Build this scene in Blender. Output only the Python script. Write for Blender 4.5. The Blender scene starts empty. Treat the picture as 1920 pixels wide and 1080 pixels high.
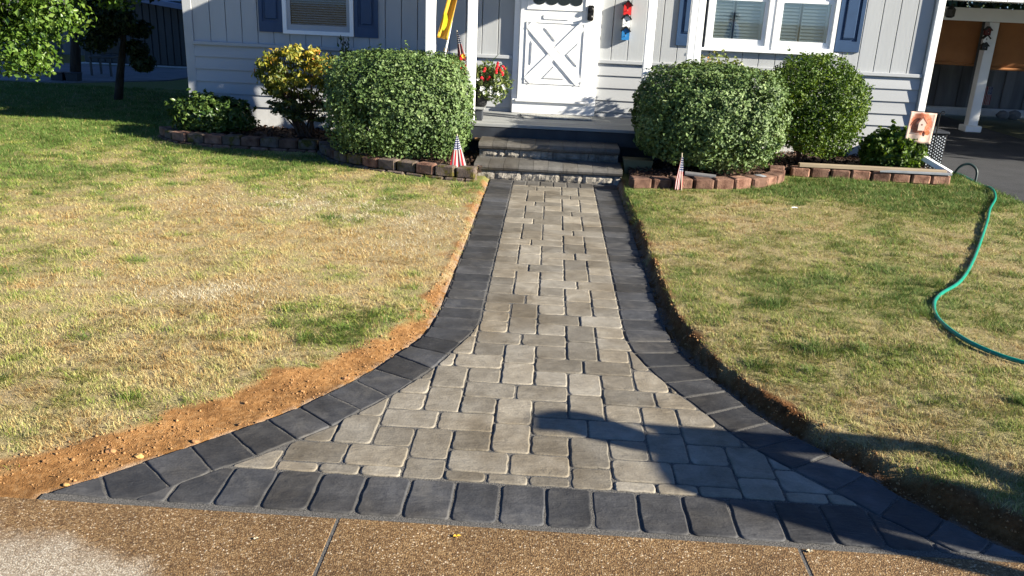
import bpy, bmesh, math, random
import numpy as np
from mathutils import Vector, Matrix
random.seed(7)
RNG = np.random.default_rng(11)
R = math.radians
scene = bpy.context.scene
COL = scene.collection

# ---------------------------------------------------------------- camera, sky, sun, exposure
cam_d = bpy.data.cameras.new("camera")
cam = bpy.data.objects.new("camera", cam_d)
COL.objects.link(cam)
scene.camera = cam
PITCH, ROLL, YAW, EYE = 0.3289, 0.0442, -0.0344, 1.6625
F_ = Vector((math.sin(YAW) * math.cos(PITCH), math.cos(YAW) * math.cos(PITCH), -math.sin(PITCH)))
R0 = Vector((math.cos(YAW), -math.sin(YAW), 0))
U0 = R0.cross(F_)
RV = math.cos(ROLL) * R0 + math.sin(ROLL) * U0
UV_ = -math.sin(ROLL) * R0 + math.cos(ROLL) * U0
m3 = Matrix((RV, UV_, -F_)).transposed()
cam.matrix_world = Matrix.Translation((0, 0, EYE)) @ m3.to_4x4()
cam_d.sensor_width = 36.0
cam_d.lens = 36.0 * 1577.7 / 1920.0
cam_d.clip_start = 0.05
cam_d.clip_end = 600

SUN = Vector((2.85, -1.0, 1.30)).normalized()
world = bpy.data.worlds.new("World")
scene.world = world
world.use_nodes = True
wn = world.node_tree.nodes
sky = wn.new("ShaderNodeTexSky")
sky.sky_type = 'NISHITA'
sky.sun_disc = False
sky.sun_elevation = math.asin(SUN.z)
sky.sun_rotation = math.atan2(SUN.x, SUN.y)
sky.air_density = 0.75
sky.dust_density = 0.3
sky.ozone_density = 9.0
wn["Background"].inputs[1].default_value = 0.058
world.node_tree.links.new(sky.outputs[0], wn["Background"].inputs[0])
sl = bpy.data.lights.new("sun", 'SUN')
sl.energy = 5.0
sl.angle = R(0.55)
sl.color = (1.0, 0.93, 0.79)
so = bpy.data.objects.new("sun", sl)
COL.objects.link(so)
so.rotation_euler = SUN.to_track_quat('Z', 'Y').to_euler()
so.location = SUN * 40
vs = scene.view_settings
vs.view_transform = 'Standard'
vs.look = 'None'
vs.gamma = 1.0
vs.use_curve_mapping = False
vs.exposure = 1.6
scene.cycles.max_bounces = 6
scene.cycles.transparent_max_bounces = 12

# ---------------------------------------------------------------- material helpers
class NT:
    def __init__(self, name):
        self.m = bpy.data.materials.new(name)
        self.m.use_nodes = True
        self.t = self.m.node_tree
        self.n = self.t.nodes
        self.b = self.n["Principled BSDF"]
        self.out = self.n["Material Output"]
    def link(self, a, b): self.t.links.new(a, b)
    def new(self, typ, **kw):
        n = self.n.new(typ)
        for k, v in kw.items():
            setattr(n, k, v)
        return n
    def pos(self, scale=(1, 1, 1)):
        g = self.new("ShaderNodeNewGeometry")
        mp = self.new("ShaderNodeMapping")
        mp.inputs["Scale"].default_value = scale
        self.link(g.outputs["Position"], mp.inputs["Vector"])
        return mp.outputs[0]
    def noise(self, vec, scale, detail=4, rough=0.55, dist=0.0):
        n = self.new("ShaderNodeTexNoise")
        n.inputs["Scale"].default_value = scale
        n.inputs["Detail"].default_value = detail
        n.inputs["Roughness"].default_value = rough
        n.inputs["Distortion"].default_value = dist
        self.link(vec, n.inputs["Vector"])
        return n.outputs["Fac"]
    def ramp(self, fac, stops):
        r = self.new("ShaderNodeValToRGB")
        e = r.color_ramp.elements
        while len(e) < len(stops): e.new(0.5)
        for el, (p, c) in zip(e, stops):
            el.position = p
            el.color = (*c, 1) if len(c) == 3 else c
        self.link(fac, r.inputs[0])
        return r.outputs[0]
    def mix(self, fac, a, b, blend='MIX'):
        mx = self.new("ShaderNodeMix", data_type='RGBA', blend_type=blend)
        for s, v in ((mx.inputs[0], fac), (mx.inputs[6], a), (mx.inputs[7], b)):
            if isinstance(v, (int, float)): s.default_value = v
            elif isinstance(v, tuple): s.default_value = (*v, 1) if len(v) == 3 else v
            else: self.link(v, s)
        return mx.outputs[2]
    def math(self, op, a, b=0.0, clamp=False):
        mm = self.new("ShaderNodeMath", operation=op, use_clamp=clamp)
        for s, v in ((mm.inputs[0], a), (mm.inputs[1], b)):
            if isinstance(v, (int, float)): s.default_value = v
            else: self.link(v, s)
        return mm.outputs[0]
    def bump(self, h, strength=0.3, dist=0.01, prev=None):
        b = self.new("ShaderNodeBump")
        b.inputs["Strength"].default_value = strength
        b.inputs["Distance"].default_value = dist
        self.link(h, b.inputs["Height"])
        if prev: self.link(prev, b.inputs["Normal"])
        return b.outputs[0]
    def rnd(self):
        return self.new("ShaderNodeObjectInfo").outputs["Random"]
    def attr(self, name):
        return self.new("ShaderNodeAttribute", attribute_name=name)
    def color(self, s): self.link(s, self.b.inputs["Base Color"])
    def normal(self, s): self.link(s, self.b.inputs["Normal"])
    def rough(self, v):
        if isinstance(v, (int, float)): self.b.inputs["Roughness"].default_value = v
        else: self.link(v, self.b.inputs["Roughness"])
    def spec(self, v): self.b.inputs["Specular IOR Level"].default_value = v

def plain(name, c, var=0.12, scale=6.0, rough=0.7, bump=0.15, bscale=80.0, rnd=0.0, spec=0.35,
          stretch=(1, 1, 1), bdist=0.004, c2=None, metal=0.0):
    t = NT(name)
    p = t.pos(stretch)
    f = t.noise(p, scale, 5)
    lo = tuple(max(0, v * (1 - var)) for v in c)
    hi = tuple(min(1, v * (1 + var)) for v in (c2 or c))
    col = t.ramp(f, [(0.3, lo), (0.7, hi)])
    if rnd:
        k = t.math('MULTIPLY_ADD', t.rnd(), 2 * rnd)
        t.n[-1].inputs[2].default_value = 1 - rnd
        v = t.new("ShaderNodeCombineXYZ")
        for i in range(3): t.link(k, v.inputs[i])
        col = t.mix(1.0, col, v.outputs[0], 'MULTIPLY')
    t.color(col)
    if bump:
        t.normal(t.bump(t.noise(p, bscale, 4), bump, bdist))
    t.rough(rough)
    t.spec(spec)
    t.b.inputs["Metallic"].default_value = metal
    return t.m

def leafmat(name, stops, rough=0.45, trans=0.3, spec=0.4, tint=(1.25, 1.2, 0.5)):
    """colour from a per-leaf random value"""
    t = NT(name)
    a = t.attr("rnd").outputs["Fac"]
    col = t.ramp(a, stops)
    t.color(col)
    t.rough(rough)
    t.spec(spec)
    tr = t.new("ShaderNodeBsdfTranslucent")
    t.link(t.mix(1.0, col, tint, 'MULTIPLY'), tr.inputs[0])
    mx = t.new("ShaderNodeMixShader")
    mx.inputs[0].default_value = trans
    t.link(t.b.outputs[0], mx.inputs[1])
    t.link(tr.outputs[0], mx.inputs[2])
    t.link(mx.outputs[0], t.out.inputs[0])
    return t.m

# ---------------------------------------------------------------- numpy noise
def _hash(i, j, s):
    h = (i.astype(np.int64) * 374761393 + j.astype(np.int64) * 668265263 + s * 982451653) & 0x7fffffff
    h = ((h ^ (h >> 13)) * 1274126177) & 0x7fffffff
    return ((h ^ (h >> 16)) & 0xffff) / 65535.0
def vnoise(x, y, s=0):
    xi, yi = np.floor(x), np.floor(y)
    fx, fy = x - xi, y - yi
    fx, fy = fx * fx * (3 - 2 * fx), fy * fy * (3 - 2 * fy)
    a, b = _hash(xi, yi, s), _hash(xi + 1, yi, s)
    c, d = _hash(xi, yi + 1, s), _hash(xi + 1, yi + 1, s)
    return (a * (1 - fx) + b * fx) * (1 - fy) + (c * (1 - fx) + d * fx) * fy
def fbm(x, y, s=0, o=4):
    v, a, t = 0, 1, 0
    for k in range(o):
        v = v + a * vnoise(x, y, s + k * 17)
        t += a
        a *= 0.5
        x, y = x * 2.03, y * 2.03
    return v / t

# ---------------------------------------------------------------- object helpers
def setprops(o, label=None, cat=None, group=None, kind=None):
    if label: o["label"] = label
    if cat: o["category"] = cat
    if group: o["group"] = group
    if kind: o["kind"] = kind
    return o
def thing(name, label, cat, loc=(0, 0, 0), group=None, kind=None):
    o = bpy.data.objects.new(name, None)
    o.empty_display_size = 0.1
    o.location = loc
    COL.objects.link(o)
    return setprops(o, label, cat, group, kind)
def wloc(o):
    v = Vector((0, 0, 0))
    while o:
        v += o.location
        o = o.parent
    return v
class MB:
    """collects world-space shapes; build() links them as one mesh object"""
    def __init__(s): s.v, s.f, s.sm = [], [], False
    def add(s, v, f):
        k = len(s.v)
        s.v += [tuple(p) for p in v]
        s.f += [tuple(i + k for i in q) for q in f]
        return s
    def box(s, x0, x1, y0, y1, z0, z1, b=0.0):
        if b <= 0:
            v = [(x, y, z) for z in (z0, z1) for y in (y0, y1) for x in (x0, x1)]
            f = [(0, 2, 3, 1), (4, 5, 7, 6), (0, 1, 5, 4), (1, 3, 7, 5), (3, 2, 6, 7), (2, 0, 4, 6)]
            return s.add(v, f)
        bm = bmesh.new()
        r = bmesh.ops.create_cube(bm, size=1)
        for q in r['verts']:
            q.co = Vector((x0 + (q.co.x + .5) * (x1 - x0), y0 + (q.co.y + .5) * (y1 - y0), z0 + (q.co.z + .5) * (z1 - z0)))
        bmesh.ops.bevel(bm, geom=bm.edges[:], offset=b, segments=1, affect='EDGES')
        return s.bm(bm)
    def bm(s, bm, mat=None):
        bm.verts.index_update()
        v = [(mat @ q.co) if mat else q.co.copy() for q in bm.verts]
        f = [[q.index for q in fc.verts] for fc in bm.faces]
        bm.free()
        return s.add(v, f)
    def prism(s, poly, axis, a, b):
        """polygon (2-D) extruded along axis: 'y' -> poly in xz, 'x' -> yz, 'z' -> xy"""
        n = len(poly)
        def P(p, t):
            return {'y': (p[0], t, p[1]), 'x': (t, p[0], p[1]), 'z': (p[0], p[1], t)}[axis]
        v = [P(p, a) for p in poly] + [P(p, b) for p in poly]
        f = [tuple(range(n)), tuple(range(2 * n - 1, n - 1, -1))]
        f += [(i, (i + 1) % n, n + (i + 1) % n, n + i) for i in range(n)]
        return s.add(v, f)
    def tube(s, pts, rad, n=6, cap=True):
        pts = [Vector(p) for p in pts]
        rad = rad if hasattr(rad, '__len__') else [rad] * len(pts)
        v, f = [], []
        up = Vector((0.13, 0.21, 1))
        for i, p in enumerate(pts):
            d = (pts[min(i + 1, len(pts) - 1)] - pts[max(i - 1, 0)])
            d = d.normalized() if d.length > 1e-9 else Vector((0, 0, 1))
            a = d.cross(up if abs(d.dot(up.normalized())) < .97 else Vector((1, 0, 0.1))).normalized()
            b = d.cross(a)
            for k in range(n):
                t = 2 * math.pi * k / n
                v.append(p + (a * math.cos(t) + b * math.sin(t)) * rad[i])
        for i in range(len(pts) - 1):
            for k in range(n):
                f.append((i * n + k, i * n + (k + 1) % n, (i + 1) * n + (k + 1) % n, (i + 1) * n + k))
        if cap:
            f.append(tuple(range(n - 1, -1, -1)))
            f.append(tuple(range((len(pts) - 1) * n, len(pts) * n)))
        return s.add(v, f)
    def ball(s, c, r, sub=2, squash=(1, 1, 1), jit=0.0):
        bm = bmesh.new()
        bmesh.ops.create_icosphere(bm, subdivisions=sub, radius=1)
        for q in bm.verts:
            k = 1 + random.uniform(-jit, jit)
            q.co = Vector((c[0] + q.co.x * r * squash[0] * k, c[1] + q.co.y * r * squash[1] * k, c[2] + q.co.z * r * squash[2] * k))
        return s.bm(bm)
    def smooth(s): s.sm = True; return s
    def build(s, name, mat, parent=None, label=None, cat=None, group=None, kind=None):
        off = wloc(parent) if parent else Vector((0, 0, 0))
        me = bpy.data.meshes.new(name)
        me.from_pydata([(p[0] - off.x, p[1] - off.y, p[2] - off.z) for p in s.v], [], s.f)
        me.update()
        bm = bmesh.new(); bm.from_mesh(me)
        bmesh.ops.recalc_face_normals(bm, faces=bm.faces)
        bm.to_mesh(me); bm.free()
        if s.sm:
            me.polygons.foreach_set("use_smooth", [True] * len(me.polygons))
        me.materials.append(mat)
        o = bpy.data.objects.new(name, me)
        COL.objects.link(o)
        if parent: o.parent = parent
        return setprops(o, label, cat, group, kind)

def npmesh(name, V, loops, counts, mat, parent=None, face_attr=None, vcol=None, smooth=False):
    """fast mesh from arrays. loops: flat index array, counts: corners per face"""
    me = bpy.data.meshes.new(name)
    off = np.array(wloc(parent)) if parent else np.zeros(3)
    V = np.asarray(V, dtype=np.float32) - off.astype(np.float32)
    counts = np.asarray(counts, dtype=np.int32)
    me.vertices.add(len(V)); me.vertices.foreach_set("co", V.ravel())
    me.loops.add(len(loops)); me.loops.foreach_set("vertex_index", np.asarray(loops, dtype=np.int32))
    me.polygons.add(len(counts))
    st = np.concatenate(([0], np.cumsum(counts)[:-1])).astype(np.int32)
    me.polygons.foreach_set("loop_start", st)
    me.update(calc_edges=True)
    if face_attr is not None:
        a = me.attributes.new("rnd", 'FLOAT', 'FACE'); a.data.foreach_set("value", np.asarray(face_attr, dtype=np.float32))
    if vcol is not None:
        for k, arr in vcol.items():
            a = me.attributes.new(k, 'FLOAT', 'POINT'); a.data.foreach_set("value", np.asarray(arr, dtype=np.float32))
    if smooth:
        me.polygons.foreach_set("use_smooth", np.ones(len(counts), dtype=bool))
    me.materials.append(mat)
    o = bpy.data.objects.new(name, me)
    COL.objects.link(o)
    if parent: o.parent = parent
    return o

def leaves(name, P, N, size, mat, parent, aspect=0.62, droop=0.25, jitter=0.7, rnd=None, fold=0.25, sizevar=0.45):
    """a cloud of folded diamond leaves at P, facing roughly along N"""
    n = len(P)
    N = N + RNG.normal(0, jitter, (n, 3)); N /= np.linalg.norm(N, axis=1)[:, None] + 1e-9
    T = RNG.normal(0, 1, (n, 3)); T[:, 2] -= droop
    T -= (T * N).sum(1)[:, None] * N; T /= np.linalg.norm(T, axis=1)[:, None] + 1e-9
    B = np.cross(N, T)
    s = (size * RNG.uniform(1 - sizevar, 1 + sizevar, n))[:, None]
    w_ = s * aspect * 0.5
    base, tip = P - T * s * .5, P + T * s * .5 - N * s * .12
    mid = P - T * s * 0.05
    l, r = mid + B * w_ + N * w_ * fold * 2, mid - B * w_ + N * w_ * fold * 2
    V = np.stack([base, l, tip, r], 1).reshape(-1, 3)
    k = np.arange(n)[:, None] * 4
    loops = np.concatenate([k + 0, k + 2, k + 1, k + 0, k + 3, k + 2], 1).ravel()
    rv = RNG.uniform(0, 1, n) if rnd is None else rnd
    return npmesh(name, V, loops, np.full(2 * n, 3), mat, parent, face_attr=np.repeat(rv, 2))

# ---------------------------------------------------------------- layout curves (metres)
L_OUT = np.array([(-1.642, 2.43), (-1.523, 2.55), (-1.418, 2.664), (-1.299, 2.791), (-1.192, 2.915), (-1.083, 3.037), (-.986, 3.16), (-.904, 3.30),
                  (-.817, 3.455), (-.751, 3.588), (-.684, 3.763), (-.633, 3.885), (-.590, 4.02), (-.566, 4.161), (-.548, 4.5), (-.54, 8.2)])
R_OUT = np.array([(1.66, 2.43), (1.576, 2.497), (1.473, 2.616), (1.369, 2.754), (1.287, 2.892), (1.195, 3.03), (1.101, 3.158), (1.016, 3.28), (.944, 3.43),
                  (.894, 3.57), (.838, 3.70), (.79, 3.85), (.75, 4.0), (.72, 4.14), (.702, 4.289), (.694, 4.5), (.694, 8.2)])
L_IN = np.array([(-1.35, 2.41), (-1.249, 2.502), (-1.15, 2.627), (-1.028, 2.75), (-.916, 2.889), (-.81, 3.012), (-.724, 3.17), (-.633, 3.31), (-.55, 3.486),
                 (-.486, 3.626), (-.43, 3.808), (-.385, 3.967), (-.332, 4.14), (-.314, 4.26), (-.314, 8.2)])
R_IN = np.array([(1.43, 2.41), (1.356, 2.492), (1.24, 2.61), (1.128, 2.758), (1.01, 2.90), (.90, 3.035), (.825, 3.165), (.753, 3.323), (.68, 3.477),
                 (.61, 3.623), (.546, 3.791), (.497, 3.956), (.474, 4.108), (.466, 4.267), (.466, 8.2)])
L_GR = np.array([(-2.0, 2.40), (-1.88, 2.58), (-1.72, 2.70), (-1.61, 2.86), (-1.47, 3.05), (-1.27, 3.24), (-1.05, 3.52), (-.81, 3.845), (-.66, 4.33), (-.61, 5.0), (-.59, 6.0), (-.60, 8.2)])
R_GR = np.array([(1.90, 2.40), (1.70, 2.58), (1.46, 2.86), (1.26, 3.06), (1.13, 3.29), (.99, 3.56), (.845, 3.95), (.79, 4.4), (.775, 5.0), (.77, 6.0), (.765, 6.9), (.73, 7.8), (.73, 8.2)])
def xi(curve, y): return np.interp(y, curve[:, 1], curve[:, 0])
BED_L1 = [(-4.42, 9.42), (-4.16, 9.12), (-3.85, 9.0), (-3.3, 8.95), (-2.47, 8.93)]
BED_L2 = [(-2.46, 8.98), (-2.37, 8.72), (-2.13, 8.38), (-1.63, 8.10), (-1.09, 7.91), (-.66, 7.83)]
BED_R1 = [(.80, 7.74), (1.04, 7.80), (1.35, 7.87), (1.73, 7.92), (2.10, 8.09), (2.38, 8.42), (2.49, 8.86)]
BED_R2 = [(2.54, 8.80), (2.97, 8.78), (3.5, 8.74), (4.16, 8.74)]
def bedfront(x):
    l = np.array(BED_L1[:-1] + BED_L2); r = np.array(BED_R1[:-1] + BED_R2)
    l = l[np.argsort(l[:, 0])]
    yl = np.interp(x, l[:, 0], l[:, 1]); yr = np.interp(x, r[:, 0], r[:, 1])
    return np.where(x < 0, np.where(x < -4.5, 30.0, yl), np.where(x > 4.22, 9.5, yr))

# ---------------------------------------------------------------- materials
def m_paver(name, stops, rnd, bumpk=1.0, dust=(.2, .19, .17), dustk=.3):
    t = NT(name)
    p = t.pos()
    r = t.rnd()
    off = t.new("ShaderNodeVectorMath", operation='ADD'); cv = t.new("ShaderNodeCombineXYZ"); t.link(t.math('MULTIPLY', r, 37.0), cv.inputs[0]); t.link(t.math('MULTIPLY', r, 91.0), cv.inputs[1])
    t.link(p, off.inputs[0]); t.link(cv.outputs[0], off.inputs[1]); q = off.outputs[0]
    n1 = t.noise(q, 11, 6, .62, .6)
    col = t.ramp(n1, [(.25, stops[0]), (.5, stops[1]), (.75, stops[2])])
    n2 = t.noise(p, 130, 3)
    col = t.mix(.30, col, t.ramp(n2, [(.3, tuple(v * .62 for v in stops[1])), (.7, tuple(min(1, v * 1.35) for v in stops[1]))]))
    dn = t.ramp(t.noise(q, 5, 6, .7, 1.0), [(.50, (0, 0, 0)), (.78, (1, 1, 1))])
    col = t.mix(t.math('MULTIPLY', dn, dustk), col, dust)
    st = t.ramp(t.noise(p, 1.9, 4, .6), [(.36, (.66, .62, .56)), (.58, (1, 1, 1))])
    col = t.mix(1.0, col, st, 'MULTIPLY')
    r3 = t.math('FRACT', t.math('MULTIPLY', r, 7.31))
    cc = t.new("ShaderNodeCombineXYZ")
    for i, (src, k) in enumerate(((r, 1.0), (r, 1.0), (r, 1.0))):
        v = t.math('MULTIPLY_ADD', src, 2 * rnd * k); t.n[-1].inputs[2].default_value = 1 - rnd * k; t.link(v, cc.inputs[i])
    col = t.mix(1.0, col, cc.outputs[0], 'MULTIPLY')
    col = t.mix(t.math('MULTIPLY', r3, .30), col, t.mix(1.0, col, (1.12, 1.0, .80), 'MULTIPLY'))
    t.color(col)
    mp = t.new("ShaderNodeMapping"); mp.inputs["Scale"].default_value = (3.4, 10.0, 3.4); t.link(q, mp.inputs["Vector"])
    b1 = t.bump(t.noise(mp.outputs[0], 2.6, 5, .55, 1.2), .42 * bumpk, .012)
    b2 = t.bump(t.noise(q, 34, 4, .6), .30 * bumpk, .006, b1)
    t.normal(t.bump(n2, .30 * bumpk, .004, b2))
    t.rough(t.math('MULTIPLY_ADD', n1, .2)); t.n[-1].inputs[2].default_value = .60
    t.spec(.3)
    return t.m
M_FIELD = m_paver("field_paver", [(.135, .119, .094), (.215, .193, .156), (.305, .278, .230)], .30, dust=(.36, .335, .29), dustk=.35)
M_DARK = m_paver("charcoal_paver", [(.027, .0282, .031), (.051, .052, .056), (.088, .089, .093)], .34, dust=(.14, .134, .124), dustk=.55)
M_SAND = plain("joint_sand", (.115, .108, .098), .75, 170, .95, 1.0, 260, bdist=.010)
M_STEPCAP = m_paver("step_cap", [(.065, .062, .058), (.105, .10, .093), (.15, .143, .133)], .2)
M_STONE = plain("split_stone", (.215, .195, .165), .45, 14, .9, .9, 45, rnd=.18, bdist=.02)
M_BLOCK = plain("red_block", (.150, .062, .038), .5, 11, .95, .8, 90, rnd=.45, bdist=.012, c2=(.185, .105, .072))
def m_mossblock():
    t = NT("mossy_block"); p = t.pos()
    base = t.ramp(t.noise(p, 14, 5), [(.3, (.085, .062, .05)), (.7, (.17, .13, .105))])
    f = t.ramp(t.noise(p, 9, 5, .65), [(.50, (0, 0, 0)), (.60, (1, 1, 1))])
    moss = t.ramp(t.noise(p, 60, 3), [(.3, (.035, .03, .008)), (.7, (.12, .10, .02))])
    t.color(t.mix(f, base, moss)); t.normal(t.bump(t.noise(p, 90, 4), .8, .012)); t.rough(.95); t.spec(.2)
    return t.m
M_MOSS = m_mossblock()
def m_concrete():
    t = NT("aggregate_concrete"); p = t.pos()
    warp = t.new("ShaderNodeVectorMath", operation='ADD'); nz = t.new("ShaderNodeTexNoise"); nz.inputs["Scale"].default_value = 40
    t.link(p, nz.inputs["Vector"]); sc = t.new("ShaderNodeVectorMath", operation='SCALE'); sc.inputs["Scale"].default_value = .012
    t.link(nz.outputs["Color"], sc.inputs[0]); t.link(p, warp.inputs[0]); t.link(sc.outputs[0], warp.inputs[1])
    v = t.new("ShaderNodeTexVoronoi"); v.inputs["Scale"].default_value = 175; t.link(warp.outputs[0], v.inputs["Vector"])
    sp = t.new("ShaderNodeSeparateColor"); t.link(v.outputs["Color"], sp.inputs[0])
    peb = t.ramp(sp.outputs[0], [(0, (.10, .062, .028)), (.3, (.17, .105, .048)), (.62, (.24, .158, .075)), (.92, (.31, .22, .12)), (.985, (.52, .44, .33))])
    gap = t.ramp(v.outputs["Distance"], [(.3, (1, 1, 1)), (.75, (.55, .45, .34))])
    col = t.mix(1.0, peb, gap, 'MULTIPLY')
    n = t.noise(p, 2.2, 5); col = t.mix(1.0, col, t.ramp(n, [(.3, (.72, .68, .62)), (.7, (1.35, 1.3, 1.2))]), 'MULTIPLY')
    # dry pale patch
    g = t.new("ShaderNodeNewGeometry"); s = t.new("ShaderNodeSeparateXYZ"); t.link(g.outputs["Position"], s.inputs[0])
    dx = t.math('MULTIPLY', t.math('ADD', s.outputs[0], 1.75), .62); dy = t.math('MULTIPLY', t.math('SUBTRACT', s.outputs[1], 1.83), 1.45)
    d = t.math('SQRT', t.math('ADD', t.math('MULTIPLY', dx, dx), t.math('MULTIPLY', dy, dy)))
    d = t.math('ADD', d, t.math('MULTIPLY', t.math('SUBTRACT', t.noise(p, 5, 6, .65), .5), .5))
    f = t.ramp(d, [(.44, (1, 1, 1)), (.60, (0, 0, 0))])
    pale = t.ramp(sp.outputs[0], [(0, (.30, .25, .185)), (.5, (.46, .40, .31)), (1, (.58, .53, .43))])
    pale = t.mix(1.0, pale, t.ramp(v.outputs["Distance"], [(.3, (1, 1, 1)), (.7, (.6, .55, .48))]), 'MULTIPLY')
    # damp dark margin against the pavers
    dm = t.math('ADD', s.outputs[1], t.math('MULTIPLY', t.math('SUBTRACT', t.noise(p, 6, 5), .5), .12))
    wet = t.ramp(dm, [(0, (1, 1, 1)), (1, (1, 1, 1))])
    t.color(t.mix(t.math('MULTIPLY', f, .85), col, pale))
    t.normal(t.bump(t.math('SUBTRACT', 1.0, v.outputs["Distance"]), .5, .005)); t.rough(.75); t.spec(.35)
    return t.m
M_CONC = m_concrete()
M_ASPH = plain("asphalt", (.036, .037, .041), .25, 3, .9, .6, 180, bdist=.006)
M_MULCH = plain("mulch", (.055, .033, .022), .6, 40, .95, 1.0, 70, bdist=.03, c2=(.09, .055, .038))
M_WHITE = plain("white_paint", (.80, .80, .79), .03, 5, .45, .06, 60, spec=.4)
M_GRAY = plain("gray_siding_paint", (.36, .37, .375), .09, 2.2, .55, .35, 55, stretch=(1, 1, .16), bdist=.003)
M_LAP = plain("gray_clapboard_paint", (.36, .37, .38), .09, 2.2, .55, .2, 60, stretch=(.2, 1, 1), bdist=.002)
M_FOUND = plain("pale_foundation_paint", (.50, .50, .50), .10, 8, .85, .4, 40)
M_NAVY = plain("navy_paint", (.028, .060, .125), .10, 6, .45, .1, 60)
M_DECK = plain("gray_deck_paint", (.245, .25, .245), .22, 10, .6, .3, 60, stretch=(.12, 1, 1))
M_SLATE = plain("dark_slate_paint", (.030, .034, .042), .25, 8, .5, .15, 60)
M_BLACK = plain("black_plastic", (.012, .012, .013), .2, 8, .45, .1, 90)
M_IRON = plain("dark_iron", (.02, .019, .018), .2, 20, .4, .1, 90, metal=.5)
M_RAW = plain("raw_lumber", (.30, .155, .06), .3, 12, .8, .3, 60, stretch=(.15, 1, 1))
M_PLANK = plain("weathered_plank", (.30, .235, .16), .35, 10, .85, .4, 60, stretch=(.1, 1, 1))
M_SLAB = plain("blue_gray_slab", (.20, .215, .235), .15, 10, .8, .2, 70)
M_ROOF = plain("roof_shingle", (.10, .095, .09), .3, 12, .9, .5, 30)
M_FENCE = plain("fence_wood", (.14, .135, .135), .35, 6, .9, .4, 50, rnd=.3, stretch=(1, 1, .12))
M_BLIND = plain("brown_shade_cloth", (.30, .125, .045), .12, 4, .9, .25, 160)
M_SHED = plain("dark_shed_metal", (.055, .06, .062), .15, 3, .5, .1, 40, stretch=(1, 1, .2))
M_SHEDROOF = plain("blue_shed_roof", (.20, .27, .40), .1, 4, .4, .05, 40)
M_BARK = plain("bark", (.045, .034, .026), .45, 25, .95, .9, 50, bdist=.02, stretch=(1, 1, .25))
M_TWIG = plain("twig", (.075, .045, .032), .3, 30, .9, .3, 90)
M_HOSE = plain("green_hose", (.0, .205, .135), .15, 20, .35, .05, 200, spec=.5)
M_HOSE2 = plain("dark_hose", (.012, .03, .028), .2, 20, .4, .05, 200)
M_POT = plain("black_pot", (.015, .015, .016), .2, 8, .5, .05, 90)
M_TUB = plain("olive_tub", (.14, .12, .055), .15, 8, .6, .1, 90)
M_MAT = plain("woven_mat", (.33, .33, .31), .5, 45, .95, .8, 220, bdist=.006)
M_SLATS = plain("blind_slat", (.52, .56, .60), .06, 6, .6, .05, 60)
M_SLATS2 = plain("louvre_slat", (.84, .87, .85), .06, 6, .6, .05, 60)  # white louvres, lightened further to carry the reflected haze
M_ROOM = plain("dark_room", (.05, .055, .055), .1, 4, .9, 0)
M_ROOM2 = plain("pale_haze_room", (.72, .78, .76), .1, 4, .9, 0)  # pale room panel; bright haze reflected in the panes is put in its colour
M_RED = plain("red_paint", (.55, .02, .018), .1, 9, .5, .1, 60)
M_BLUE = plain("blue_paint", (.02, .17, .42), .1, 9, .5, .1, 60)
M_DKRED = plain("dark_red_paint", (.10, .012, .01), .1, 9, .5, .1, 60)
M_POLE = plain("flag_stick", (.55, .47, .34), .1, 20, .6, .05, 60)
def m_glass(name, tint, fac):
    t = NT(name)
    tr = t.new("ShaderNodeBsdfTransparent"); tr.inputs[0].default_value = (*tint, 1)
    gl = t.new("ShaderNodeBsdfGlossy"); gl.inputs["Roughness"].default_value = .03
    lw = t.new("ShaderNodeLayerWeight"); lw.inputs[0].default_value = .35
    f = t.math('MULTIPLY_ADD', lw.outputs["Fresnel"], .8); t.n[-1].inputs[2].default_value = fac
    mx = t.new("ShaderNodeMixShader"); t.link(f, mx.inputs[0]); t.link(tr.outputs[0], mx.inputs[1]); t.link(gl.outputs[0], mx.inputs[2])
    t.link(mx.outputs[0], t.out.inputs[0])
    return t.m
M_GLASS = m_glass("window_glass", (.74, .78, .82), .03)
M_GLASS2 = m_glass("window_glass_bright", (.92, .96, .95), .12)  # clearer, more mirroring copy that brightens the right panes
M_DGLASS = plain("dark_door_glass", (.012, .014, .014), .2, 4, .08, 0, spec=.6)

# ---------------------------------------------------------------- terrain
def left_green(x, y):
    g = fbm(x * 1.1 + 3, y * 1.1, 5, 4) * .62 + fbm(x * 5.2, y * 5.2, 9, 3) * .62 - .13
    g += np.clip((y - 7.2) / 1.8, 0, 1) * .17 + np.clip((y - 5.6) / 2.2, 0, 1) * .08
    g += np.clip((-x - 2.6) / 2.5, 0, 1) * .05
    g -= np.exp(-(((x + 1.9) / 1.3) ** 2 + ((y - 6.0) / .9) ** 2)) * .22
    g -= np.exp(-(((x + 1.9) / .5) ** 2 + ((y - 4.5) / .22) ** 2)) * .45
    g -= np.exp(-(((x + 1.0) / .55) ** 2 + ((y - 4.9) / .8) ** 2)) * .20
    return g
def right_green(x, y):
    g = fbm(x * 1.2 + 13, y * 1.2, 25, 4) * .62 + fbm(x * 5.5, y * 5.5, 29, 3) * .5 - .04
    g += np.clip((y - 7.3) / 1.0, 0, 1) * .45 + np.clip((x - 1.6) / 2.0, 0, 1) * .14
    g -= np.clip((1.55 - x) / .9, 0, 1) * np.clip((5.5 - y) / 3, 0, 1) * .3
    return g
def greenness(x, y): return np.where(x < 0, left_green(x, y), right_green(x, y))
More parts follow.
